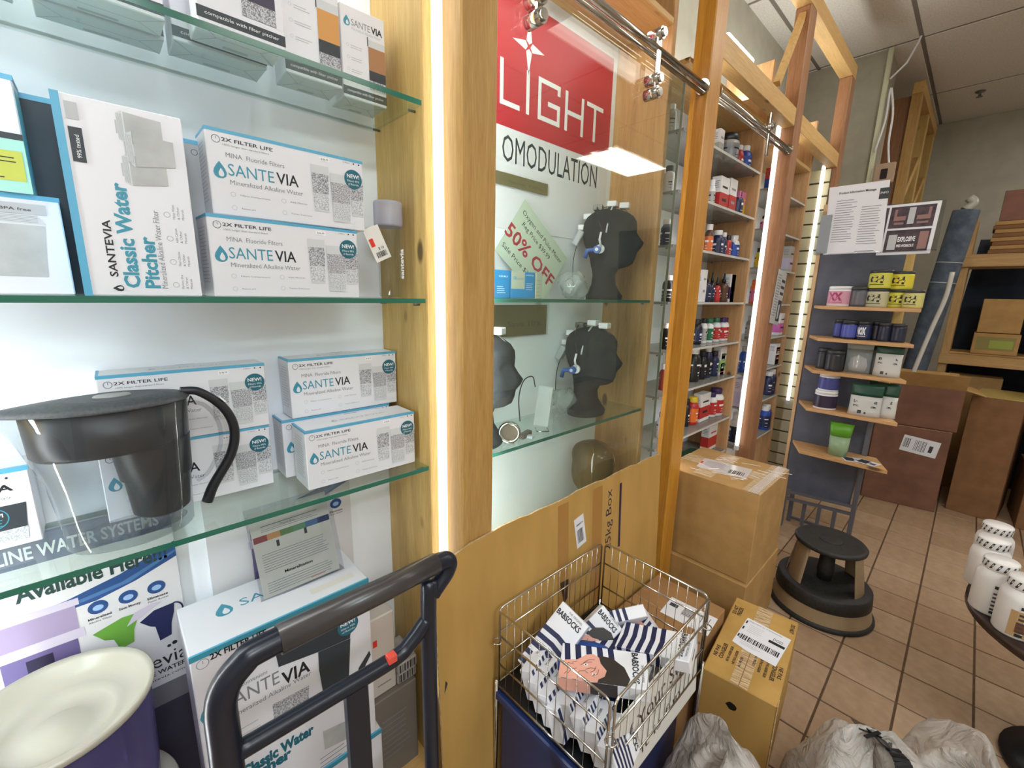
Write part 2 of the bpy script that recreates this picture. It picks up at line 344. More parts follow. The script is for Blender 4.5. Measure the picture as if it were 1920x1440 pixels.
# frame beyond the column
fr2 = thing('timber_partition', 'second pine frame with cross braces beyond the grey column', 'partition', (0, 0, 0))
for y in (4.95, 5.55, 6.2): boxpart('post', fr2, -.64, -.575, y, y+.09, 0, 3.12, POST if y < 5 else PINE)
boxpart('top_rail', fr2, -.64, -.57, 4.95, 6.3, 3.12, 3.2, PINEY)
boxpart('side_panel', fr2, -1.28, -.64, 4.99, 5.02, 0, 3.12, POSTR)
for y0, z0, y1, z1 in ((5.04, 2.35, 5.55, 2.75), (5.64, 2.3, 6.2, 2.7), (5.04, 1.75, 5.55, 2.15), (5.64, 1.7, 6.2, 2.1)):
    b = B(); b.tube([(-.607, y0, z0), (-.607, y1, z1)], .035, PINEY, 4); obj('brace', b, fr2)
boxpart('back_rail', fr2, -1.0, -.93, 5.03, 6.3, 2.6, 2.7, PINEY)

# ------------------------------------------------------------------ display cases
BX = -1.11; SX = -.885
def case(label, y0, y1, shelves, panel_m, ztop=2.42, left=True, base=.12, inner=PANEL, depth=SX, thick=.02, ge=None, gl=None):
    t = thing('display_case', label, 'display case', (0, y0, 0), group='wall display cases behind the timber frame')
    L = y1-y0
    boxpart('back_panel', t, BX-.02, BX, -.02, L+.02, base-.08, ztop, inner, 0)
    boxpart('side_panel', t, BX, depth, L, L+.026, 0, ztop+.3, panel_m)
    if left: boxpart('side_panel', t, BX, depth, -.026, 0, 0, ztop, panel_m)
    boxpart('base_board', t, BX, depth, 0, L, base-.03, base, PINEY)
    boxpart('kick_board', t, depth-.03, depth-.01, 0, L, 0, base-.03, PINEY)
    boxpart('top_board', t, BX, depth, 0, L, ztop, ztop+.02, PINEY)
    for z, x0 in shelves:
        b = B(); b.box(x0, depth-.001, .004, L-.004, z-thick*.5, z, gl or GL)
        s = obj('glass_shelf', b, t)
        b = B(); b.box(depth-.0012, depth+.0004, .004, L-.004, z-thick*.5, z, ge or GE); obj('edge', b, s)
        for yy in (.01, L-.01):
            for xx in (BX+.03, depth-.03): b = B(); b.cyl((xx, yy-.008, z-thick*.5-.004), (xx, yy+.008, z-thick*.5-.004), .003, METG, 6); obj('shelf_pin', b, t)
    return t
case('first display case, white-backed, holding water filter boxes', -.40, .56, [(1.89, BX), (1.475, BX), (1.06, BX)], PINE)
case('second display case, white-backed, with mannequin heads behind glass', .70, 1.58, [(1.477, BX), (1.04, BX)], wood('pine_behind_glass', (204, 158, 100), (172, 124, 70)))  # pine colour darkened for the dimming of the door glass
GPL = mat('pale_shelf_edge', (196, 196, 190), .3); GSM = glassmat('smoked_shelf', (206, 206, 200), haze=.3, hazec=(190, 188, 182)); GRAYB = mat('dim_back', (150, 128, 98), .7)
Z3 = [2.13, 1.907, 1.70, 1.47, 1.257, 1.063, .823, .62]
case('third display case, pine-sided, crowded with supplement bottles', 1.72, 2.58, [(z, BX) for z in Z3], wood('warm_pine', (202, 160, 112), (172, 128, 82)), ztop=2.35, left=False, ge=GPL, gl=GSM)
Z4 = [2.10, 1.885, 1.67, 1.46, 1.25, 1.045, .83, .57]
case('fourth display case, pine-sided, half-hidden behind its posts', 2.80, 3.45, [(z, BX) for z in Z4], wood('warm_pine', (202, 160, 112), (172, 128, 82)), ztop=2.3, left=False, ge=GPL, gl=GSM)
# slat wall strip
t = thing('slat_wall', 'narrow cream slat wall strip between the fourth case and last post', 'slat wall', (0, 3.71, 0))
boxpart('backing', t, BX, -.83, .012, .025, .05, 2.35, mat('slat_gap', (96, 84, 66), .8), 0)
CRM = mat('cream_slat', (214, 208, 176), .5); z = .06
while z < 2.3: boxpart('slat', t, BX, -.83, 0, .012, z, z+.078, CRM, .002); z += .0889
# vertical led tubes behind the posts; last three unseen, added for brightness
for y, zb, lab in ((-.3855, .35, 'at the left end of the water filter case'), (.589-.003, .35, 'between the water filter case and the broad pine post'), (2.712, .62, 'behind the third pine post'), (3.705-.02, .75, 'behind the last pine post'), (.728, .35, 'just right of the broad pine post, inside the head case'), (1.85, .35, 'hidden behind the golden post, in the bottle case'), (2.96, .35, 'hidden behind the third post, in the fourth case')):
    t = thing('tube_light', 'bright white vertical LED tube '+lab, 'light', (-.868 if lab[:2] != 'hi' else -.868, y, zb), group='vertical LED tubes')
    b = B(); b.box(-.0105, .0105, -.0105, .0105, 0, 2.38-zb, LEDC if lab[:2] in ('at', 'ju') else LEDH if lab[:2] == 'hi' else LEDM, .005); obj('tube', b, t)
    for z0 in (-.03, 2.38-zb): b = B(); b.box(-.013, .013, -.012, .012, z0, z0+.03, WHITE, .003); obj('end_cap', b, t)
t = thing('tube_light', 'short fluorescent tube resting on the middle rail above the bottles', 'light', (-.85, 1.93, 2.475))
b = B(); b.cyl((0, 0, .02), (0, .26, .02), .016, emit('rail_tube', (255, 250, 235), 7)); obj('tube', b, t)
b = B(); b.box(-.025, .025, -.01, .36, -.02, .002, WHITE, .003); obj('batten', b, t)
area('cove_light', (-1.0, 2.3, 2.5), (PI, 0, 0), .1, .9, 5, (.95, 1, .97)); area('cove_light', (-1.0, 3.3, 2.5), (PI, 0, 0), .1, .8, 4, (.95, 1, .97))

# ------------------------------------------------------------------ glass door with roller rail
t = thing('sliding_glass_door', 'frameless sliding glass door hung before the mannequin heads', 'glass door', (-.845, .72, .13))
b = B(); b.box(-.004, .004, 0, .895, 0, 2.13, GED); obj('pane', b, t)
b = B(); b.box(-.0045, .0045, .895, .8965, 0, 2.13, mat('pale_glass_edge', (150, 158, 140), .2)); obj('pane_edge', b, t)
for ya, yb, lab in ((.7, 1.71, 'double chrome door rail in the bay with the mannequin heads'), (1.814, 2.736, 'double chrome door rail in the bay with the supplement bottles')):
    t = thing('door_rail', lab, 'rail', (-.82, ya, 2.25 if ya < 1 else 2.265))
    b = B(); b.cyl((0, 0, 0), (0, yb-ya, 0), .011, CHROME, 14); obj('rod', b, t)
    b = B(); b.cyl((-.0, 0, -.026), (-.0, yb-ya, -.026), .007, CHROME, 12); obj('rod', b, t)
    for y in (0, yb-ya-.008): b = B(); b.cyl((0, y, -.006), (0, y+.008, -.006), .026, CHROME, 20); obj('flange', b, t)
for k, (y, z) in enumerate(((.835, 2.165), (1.375, 2.165), (2.42, 2.21))):
    t = thing('door_hanger', ['chrome roller hanger nearest the broad post', 'long chrome roller hanger above the mannequin heads', 'chrome rail clamp above the supplement bottles'][k], 'hanger', (-.815, y, z), group='chrome door hangers')
    b = B(); b.box(-.004, .004, -.012, .012, -.05, .14, CHROME, .003); obj('strap', b, t)
    for zz in ((0, -.04, .125) if k < 2 else (.08,)):
        b = B(); b.cyl((-.035, 0, zz), (.012, 0, zz), .017, CHROME, 16); b.cyl((.012, 0, zz), (.02, 0, zz), .012, CHROME, 16); obj('roller', b, t)

# ------------------------------------------------------------------ boxed water filters
def printer(f): b = B(); b.frame((0, 0, 0), (1, 0, 0), (0, 0, 1)); return b     # printed face: x right, z up, out = -y
def cup(b, x, y, w, h, l=2, m=None, m1=SPK, m2=SPKL):       # one filter cartridge
    b.poly([(x-w*.42, y), (x+w*.42, y), (x+w*.5, y+h), (x-w*.5, y+h)], PICL, l)
    b.poly([(x-w*.41, y+.004), (x+w*.41, y+.004), (x+w*.44, y+h*.38), (x-w*.44, y+h*.38)], m2, l+1)
    b.poly([(x-w*.44, y+h*.4), (x+w*.44, y+h*.4), (x+w*.48, y+h*.82), (x-w*.48, y+h*.82)], m1, l+1)
def badge(t, x, y, r):
    b = printer(0); b.disc(x, y, r, DTEAL, 5, 28); b.text('NEW!', x-r*.7, y+r*.12, r*1.4, r*.38, WINK, .02, 6)
    b.text('Filters 99%', x-r*.68, y-r*.28, r*1.36, r*.2, WINK, 0, 6); b.text('of fluoride', x-r*.6, y-r*.62, r*1.2, r*.2, WINK, 0, 6); obj('badge', b, t)
def carton(t, w, d, h, m=WHITE, bev=.0015, name='carton'):
    b = B(); b.box(0, w, 0, d, 0, h, m, bev); return obj(name, b, t)
def filterbox(label, P, yaw, w=.272, h=.137, d=.075, front=True, price='$ 46.99'):
    t = thing('filter_box', label, 'box', P, math.radians(yaw), 'white and blue water filter boxes')
    carton(t, w, d, h)
    b = B(); b.box(-.0003, w+.0003, -.0004, .006, h-.005, h+.0004, BLUE); b.box(-.0004, .004, 0, d, h-.004, h+.0003, BLUE); obj('blue_stripe', b, t)
    b = printer(0)
    b.ring(w*.055, h*.88, .0062, .0008, INK, 1); b.rect(w*.055, h*.88, .0007, .004, INK, 1)
    b.text('2X FILTER LIFE', w*.085, h*.87, w*.29, h*.04, INK, .015); b.text('100% longer than standard filters', w*.09, h*.82, w*.26, h*.02, GREYI)
    b.drop(w*.06, h*.43, h*.2, TEAL, WHITE)
    b.text('MINA  Fluoride Filters', w*.1, h*.69, w*.34, h*.055, GREYI); b.text('SANTE', w*.105, h*.48, w*.265, h*.14, TEAL, .0); b.text('VIA', w*.385, h*.48, w*.14, h*.14, INK, .012)
    b.text('Mineralized Alkaline Water', w*.11, h*.375, w*.44, h*.055, GREYI)
    for x, y, k in ((.12, .26, 'Filters Contaminants'), (.42, .27, 'Adds Minerals'), (.12, .1, 'Raises pH'), (.42, .12, 'Tastes Delicious')):
        b.ring(w*x, h*y, .004, .0006, LGREY, 1, 12); b.text(k, w*x+.011, h*y-.001, .0017*len(k)*1.4, .0024, GREYI)
    b.text('2 filters', w*.85, h*.93, w*.05, h*.02, GREYI); b.disc(w*.93, h*.94, .0015, INK); b.disc(w*.97, h*.94, .0015, INK)
    obj('lettering', b, t)
    b = printer(0); cup(b, w*.675, h*.2, w*.125, h*.62); cup(b, w*.945, h*.2, w*.11, h*.56, 2); cup(b, w*.82, h*.09, w*.15, h*.66, 4); obj('printed_picture', b, t)
    badge(t, w*.92, h*.72, h*.135)
    b = printer(0); b.rect(w*.68, h*.885, w*.07, h*.055, WINK, 2); b.text(price, w*.69, h*.9, w*.05, h*.025, INK, 0, 3); obj('price_sticker', b, t)
    b = B(); b.frame((0, 0, h), (1, 0, 0), (0, 1, 0)); b.text('SANTEVIA', w*.35, d*.45, w*.42, d*.1, LGREY); b.drop(w*.3, d*.42, d*.2, LGREY, WHITE); b.rect(w*.45, d-.003, w*.12, .0022, INK); obj('top_print', b, t)
    b = B(); b.frame((0, d, 0), (0, -1, 0), (0, 0, 1)); b.lines(d*.15, h*.85, d*.7, 16, h*.045, LGREY, .0012); obj('side_print', b, t)
    return t
filterbox('upper of two stacked water filter boxes on the eye-level shelf', (-.921, .163, 1.6145), 90.5, .272, .137, price='$ 46.99')
filterbox('lower of two stacked water filter boxes on the eye-level shelf', (-.912, .150, 1.4755), 92.5, .266, .137, price='$ 46.99')
filterbox('water filter box stacked back right on the lower glass shelf', (-1.036, .292, 1.1985), 90, .264, .137, d=.07)
filterbox('water filter box in front of the others at the lower shelf\'s right end', (-.935, .284, 1.0605), 89.5, .262, .134, d=.085)
filterbox('water filter box mostly hidden at the back of the lower shelf', (-1.036, .268, 1.0605), 90, .264, .137, d=.07)
filterbox('upper water filter box of the pair seen behind the pitcher', (-1.03, -.02, 1.1985), 89, .262, .136, d=.075)
filterbox('lower water filter box of the pair seen behind the pitcher', (-1.033, -.035, 1.0605), 89, .275, .137, d=.072)

def pitcherprint(b, x, y, s, l=2, m=PICG):     # grey pitcher pictured upright
    b.poly([(x, y+.32*s), (x+.05*s, y), (x+.6*s, y), (x+.62*s, y+.32*s), (x+.66*s, y+.72*s), (x-.06*s, y+.72*s)], m, l)
    b.poly([(x-.08*s, y+.74*s), (x+.68*s, y+.74*s), (x+.6*s, y+.86*s), (x+.05*s, y+.86*s)], PICL, l)
    b.rect(x+.14*s, y+.86*s, .3*s, .03*s, m, l)
    for i in range(5): b.rect(x, y+(.76+.02*i)*s, .6*s, .004*s, GREYI, l+1)
# tall classic pitcher box lying on its end
W, Hh, D = .142, .272, .1
t = thing('pitcher_box', 'tall white pitcher box with big sideways blue lettering and grey pitchers', 'box', (-.905, -.012, 1.4755), math.radians(88), 'tall pitcher boxes')
carton(t, W, D, Hh)
b = B(); b.box(-.0006, .0085, -.0006, D, -.0002, Hh+.0004, BLUE); obj('blue_stripe', b, t)
b = printer(0); q = PI/2
b.text('SANTEVIA', .04, .028, .082, .009, INK, .02, 1, q); b.M = b.M @ Matrix.Translation((.0365, .011, 0)) @ Matrix.Rotation(q, 4, 'Z'); b.drop(0, -.008, .013, INK, WHITE); b.frame((0, 0, 0), (1, 0, 0), (0, 0, 1))
b.text('Classic Water', .064, .012, .152, .0175, TEAL, .035, 1, q); b.text('Pitcher', .088, .012, .078, .0175, TEAL, .035, 1, q)
b.text('Mineralized Alkaline Water Filter', .098, .012, .118, .0075, GREYI, 0, 1, q)
for i, k in enumerate(('Raises the', 'Filters Chlorine', 'Adds Calcium', 'Makes Water')):
    y = .012+.036*i; b.ring(.109, y+.006, .0042, .0005, GREYI, 1, 12)
    for j in range(3): b.text((k, '& Other', 'Minerals')[j], .119+.0058*j, y, .022-.003*j, .0032, GREYI, 0, 1, q)
obj('lettering', b, t)
b = printer(0); b.M = b.M @ Matrix.Translation((.128, .162, 0)) @ Matrix.Rotation(q, 4, 'Z')
pitcherprint(b, .062, .012, .06, 2); pitcherprint(b, .004, .012, .06, 2); pitcherprint(b, .032, .0, .066, 4); obj('printed_picture', b, t)
b = printer(0); b.rect(.012, .185, .014, .045, PICD, 3); b.rect(.012, .24, .013, .022, LGREY, 3); b.text('99% tested', .022, .19, .03, .005, WINK, 0, 4, q); obj('printed_panel', b, t)
# dark-sided pitcher box behind it
t = thing('pitcher_box', 'pitcher box with dark blue-grey side behind the box with sideways blue lettering', 'box', (-1.0, -.105, 1.4755), math.radians(90), 'tall pitcher boxes')
carton(t, .12, .1, .285, texmat('dark_photo_print', (48, 56, 66), (74, 84, 92), nscale=5)); b = B(); b.box(-.0005, .1205, -.0005, .1, .278, .2855, BLUE); b.box(.115, .1205, -.0005, .1, 0, .278, BLUE); obj('blue_stripe', b, t)
# filter box set on edge behind the stack
t = thing('filter_box', 'grey-faded filter box squeezed between the tall pitcher box and the stack', 'box', (-.985, .138, 1.4755), math.radians(91), 'white and blue water filter boxes')
carton(t, .14, .08, .265, texmat('grey_fade_print', (150, 154, 158), (196, 198, 200), (1, 1, .6), 6)); b = B(); b.box(-.0005, .1405, -.0005, .08, .259, .2655, BLUE); obj('blue_stripe', b, t)
b = printer(0); b.ring(.018, .246, .005, .0007, INK, 1, 12); obj('lettering', b, t)
# left pair
def leftbox(label, P, yaw, w, h, d, kind):
    t = thing('pitcher_box', label, 'box', P, math.radians(yaw), 'tall pitcher boxes'); carton(t, w, d, h)
    b = B(); b.box(-.0003, w+.0005, -.0005, .006, h-.006, h+.0005, BLUE); b.box(w-.004, w+.0006, 0, d, h-.005, h+.0005, BLUE); obj('blue_stripe', b, t)
    if kind == 0:
        b = printer(0); pitcherprint(b, w-.085, .025, .1, 1); pitcherprint(b, w-.165, .012, .12, 3); obj('printed_picture', b, t)
        b = printer(0); b.rect(w-.13, h-.026, .06, .014, PICD, 2); b.text('Best filter', w-.125, h-.022, .045, .005, WINK, 0, 3); b.rect(w-.065, h-.026, .05, .014, LGREY, 2); b.text('BPA free', w-.06, h-.022, .03, .004, INK, 0, 3); obj('printed_panel', b, t)
    else:
        b = printer(0); b.rect(0, 0, w, h*.46, mat('mint_print', (168, 222, 208), .5), 1); b.rect(0, h*.46, w, .008, PICD, 2); b.rect(0, h*.1, w-.004, h*.26, mat('yellow_green_print', (196, 200, 84), .5), 2)
        b.lines(.01, h*.33, w-.02, 7, h*.035, INK, .0013, 3); obj('printed_panel', b, t)
        b = B(); b.frame((w, 0, 0), (0, 1, 0), (0, 0, 1)); b.rect(0, 0, d, h*.9, mat('mint_side', (150, 208, 214), .5), 1); obj('side_print', b, t)
    return t
leftbox('low pitcher box with two grey pitchers pictured, at the picture\'s left edge', (-.945, -.345, 1.4755), 91, .322, .138, .09, 0)
leftbox('mint and yellow box standing on the grey pitcher box', (-.948, -.262, 1.6145), 89, .215, .15, .06, 1)
# boxes on the top shelf
def topbox(label, P, yaw, w, h, d, kind, grp='white filter boxes on the top shelf'):
    t = thing('filter_box', label, 'box', P, math.radians(yaw), grp); carton(t, w, d, h)
    b = B(); b.box(-.0003, w+.0003, -.0005, .0, .006, .022, PICD); obj('dark_stripe', b, t)
    b = printer(0); b.text('compatible with filter pitcher', w*.08, .012, w*.84, .005, WINK, 0, 4)
    if kind in (0, 1):
        b.drop(w*.14, h*.78, h*.11, TEAL, WHITE); b.text('SANTE', w*.24, h*.8, w*.42, .012, GREYI); b.text('VIA', w*.68, h*.8, w*.26, .012, INK, .03); b.text('Mineralized Alkaline Water', w*.24, h*.755, w*.66, .005, LGREY)
        for i in range(3): b.ring(w*.14, h*(.58-.13*i), .003, .0005, LGREY, 1, 10); b.lines(w*.2, h*(.58-.13*i), w*.3, 2, .004, LGREY, .0012)
    obj('lettering', b, t)
    b = printer(0)
    if kind in (0, 1):
        c = mat('brown_granules', (176, 128, 88), .6) if kind == 0 else mat('orange_granules', (216, 156, 88), .6)
        x0 = w*.6; b.rect(x0, h*.16, w*.39, h*.56, PICL, 2); b.rect(x0, h*.38, w*.39, h*.26, c, 3); b.rect(x0, h*.27, w*.39, h*.11, PICD, 3); b.rect(x0, h*.17, w*.39, h*.1, SPK, 3); b.rect(x0-.002, h*.64, .002, h*.1, PICD, 3)
    else: b.rect(w*.5, .04, w*.4, h*.6, mat('dark_violet_print', (64, 56, 78), .5), 2); b.rect(w*.5, .03, w*.4, h*.12, SPK, 3)
    obj('printed_picture', b, t)
    b = B(); b.frame((0, 0, 0), (0, 1, 0), (1, 0, 0))
    for x in (0, w):
        s = 1 if x == 0 else -1
        b.poly([(0, x), (d*.5, x+s*.03), (d*.5, x+s*.031), (0, x+s*.0012)], GREYI, 1); b.poly([(d, x), (d*.5, x+s*.03), (d*.5, x+s*.031), (d, x+s*.0012)], GREYI, 1)
    b.rect(d*.5, w*.2, .0008, w*.6, GREYI, 1); b.text('LIFE & more life', d*.25, w*.3, d*.3, .006, LGREY, 0, 1); b.rect(d*.78, w*.35, d*.12, w*.3, LGREY, 1); obj('base_flaps', b, t, fix=False)
    return t
topbox('white filter box with brown granules, rightmost on the top shelf', (-.985, .431, 1.8905), 88, .096, .172, .075, 0)
topbox('white filter box with orange granules, second from right on top shelf', (-.962, .312, 1.8905), 88, .105, .2, .075, 1)
topbox('white filter box with violet print, third from right on top shelf', (-.888, .165, 1.8905), 90, .125, .2, .075, 2)
topbox('dark-striped filter box behind the violet-print one on the top shelf', (-.982, .145, 1.8905), 90, .14, .17, .07, 2)
topbox('wide filter box near the picture\'s top left, front row of the top shelf', (-.93, -.02, 1.8905), 90, .15, .1, .06, 2)
topbox('wide filter box near the picture\'s top left, back row of the top shelf', (-1.0, -.015, 1.8905), 90, .15, .1, .06, 2)
topbox('leftmost white filter box lying on the top shelf', (-.97, -.2, 1.8905), 90, .165, .1, .07, 2)

# clear bottle with hanging tag
p = onX(733, 557, -.985)
t = thing('water_bottle', 'clear glass water bottle with frosted cap and hanging price tag', 'bottle', (-.985, p.y, 1.4755))
b = B(); b.lathe([(.0, .002), (.024, .002), (.026, .006), (.026, .175), (.024, .182), (.024, .19)], ACR, 28, cap=False); obj('glass_body', b, t)
b = B(); b.lathe([(.032, .163), (.033, .168), (.033, .212), (.032, .218), (0, .219)], glassmat('frosted_cap', (226, 228, 238), haze=.45, hazec=(225, 225, 240)), 28)
obj('cap', b, t)
b = B(); b.M = Matrix.Translation((.028, -.03, .085)) @ Matrix.Rotation(math.radians(25), 4, 'X'); b.box(-.001, 0, -.018, .022, 0, .075, mat('tag_white', (232, 230, 226), .6)); obj('price_tag', b, t)
b = B(); b.M = Matrix.Translation((.0285, -.03, .085)) @ Matrix.Rotation(math.radians(25), 4, 'X') @ Matrix(((0, 0, 1, 0), (1, 0, 0, 0), (0, 1, 0, 0), (0, 0, 0, 1)))
b.rect(-.014, .034, .01, .018, RED, 1); b.bars(-.01, .008, .026, .012, INK, 1, 12); b.text('$ 16', 0, .024, .014, .006, INK, 0, 1); obj('tag_print', b, t)
b = B(); b.M = Matrix.Translation((.012, .0235, .04)) @ Matrix.Rotation(math.radians(65), 4, 'Z') @ Matrix(((1, 0, 0, 0), (0, 0, -1, 0), (0, 1, 0, 0), (0, 0, 0, 1))); b.text('santevia', .006, .005, .07, .008, WINK, .03, 1, PI/2); obj('lettering', b, t)

# ------------------------------------------------------------------ water pitcher on the lower shelf
PX_, PY_ = -.962, -.002
t = thing('water_pitcher', 'clear water filter pitcher with black lid and black handle', 'pitcher', (PX_, PY_, 1.061))
def oval(a, bb, n=40, sp=0, cx=0):   # a along y; sp = spout
    out = []
    for i in range(n):
        an = 2*PI*i/n; x = bb*math.cos(an); y = a*math.sin(an)
        if y < 0: y = y-sp*max(0, -math.sin(an))**6; x *= 1-.35*max(0, -math.sin(an))**4*(sp > 0)
        out.append((x, y+cx))
    return out
def loft(b, secs, m, caps=(True, True)):
    n = len(secs[0][0]); bv = []
    for pts, z in secs: bv.append([b.bm.verts.new(b.M @ Vector((x, y, z if not callable(z) else z(x, y)))) for x, y in pts])
    i0 = b.mi(m)
    for k in range(len(bv)-1):
        for i in range(n): f = b.bm.faces.new([bv[k][i], bv[k][(i+1) % n], bv[k+1][(i+1) % n], bv[k+1][i]]); f.material_index = i0; f.smooth = True
    if caps[0]: f = b.bm.faces.new(bv[0][::-1]); f.material_index = i0
    if caps[1]: f = b.bm.faces.new(bv[-1]); f.material_index = i0
JUG = glassmat('jug_plastic', (232, 236, 238), ior=1.5, haze=.03, hazec=(220, 224, 228))
b = B(); loft(b, [(oval(.082, .056), .001), (oval(.086, .058), .006), (oval(.088, .06), .05), (oval(.094, .062, cx=-.002), .12), (oval(.103, .066, sp=.012, cx=-.006), .2), (oval(.108, .068, sp=.022, cx=-.008), .236)], JUG, (True, False)); obj('clear_jug', b, t)
b = B(); loft(b, [(oval(.072, .046), .012), (oval(.076, .049), .015)], ACR); obj('base_rim', b, t)
BLP = mat('smoky_black_plastic', (30, 32, 38), .38)
b = B(); loft(b, [(oval(.036, .038, cx=.042), .034), (oval(.041, .041, cx=.042), .038), (oval(.047, .044, cx=.043), .1), (oval(.051, .046, cx=.042), .103), (oval(.055, .048, cx=.04), .155), (oval(.058, .05, cx=.038), .17)], BLP, (True, False)); obj('filter_funnel', b, t)
b = B(); loft(b, [(oval(.096, .06, cx=-.006), .162), (oval(.101, .0625, cx=-.006), .168), (oval(.104, .0655, cx=-.006), .234)], BLP); obj('reservoir', b, t)
LID = texmat('lid_black', (62, 64, 68), (76, 78, 82), nscale=200, rough=.5)
b = B(); loft(b, [(oval(.109, .069, sp=.026, cx=-.008), .2355), (oval(.111, .071, sp=.03, cx=-.008), .2385), (oval(.1, .064, sp=.02, cx=-.006), .245), (oval(.06, .04, cx=0), .25)], LID); obj('lid', b, t)
b = B(); b.lathe([(.016, .249), (.014, .2525), (0, .2525)], mat('grey_indicator', (150, 150, 148), .4), 20, (0, .0, 0), sy=1.6); obj('date_indicator', b, t)
hp = bezier([(0, .09, .246), (0, .118, .24), (0, .152, .205), (0, .166, .16), (0, .156, .11), (0, .122, .055), (0, .108, .024)], 8)
b = B(); b.tube(hp, .0075, BLP, 10, r2=.0095); obj('handle', b, t)
hp = bezier([(0, .1, .226), (0, .125, .212), (0, .142, .175), (0, .14, .13), (0, .118, .085), (0, .098, .07)], 8)
b = B(); b.tube(hp, .0035, ACR, 8); obj('handle_liner', b, t)
b = B(); b.M = Matrix.Translation((0, .146, .216)) @ Matrix.Rotation(-.9, 4, 'X'); b.box(-.007, .007, -.006, .006, .007, .0095, WINK); obj('sticker', b, t)
# box at the far left of the lower shelf
t = thing('filter_box', 'slim white filter box with dark picture panel, left of the pitcher', 'box', (-1.035, onX(82, 1015, -1.035).y-.15, 1.0605), math.radians(91), 'white and blue water filter boxes')
W, Hh, D = .15, .135, .07; carton(t, W, D, Hh)
b = B(); b.box(-.0003, W+.0003, -.0005, .006, Hh-.007, Hh+.0005, BLUE); obj('blue_stripe', b, t)
b = printer(0); b.text('SANTE', .02, .098, .062, .011, GREYI); b.text('VIA', .09, .098, .04, .011, INK, .03); b.text('$ 22.99', .09, .084, .035, .004, GREYI); b.disc(.1, .12, .0018, INK); b.disc(.125, .12, .0018, INK); obj('lettering', b, t)
b = printer(0); b.poly([(.07, .016), (.135, .016), (.14, .074), (.062, .074)], PICD, 2); b.poly([(.07, .01), (.135, .01), (.137, .032), (.068, .032)], SPKL, 3); b.ring(.101, .054, .018, .0015, TEAL, 3); b.text('NEW!', .089, .056, .024, .006, WINK, .03, 4); b.lines(.089, .05, .024, 3, .005, TEAL, .0015, 4); obj('printed_picture', b, t)

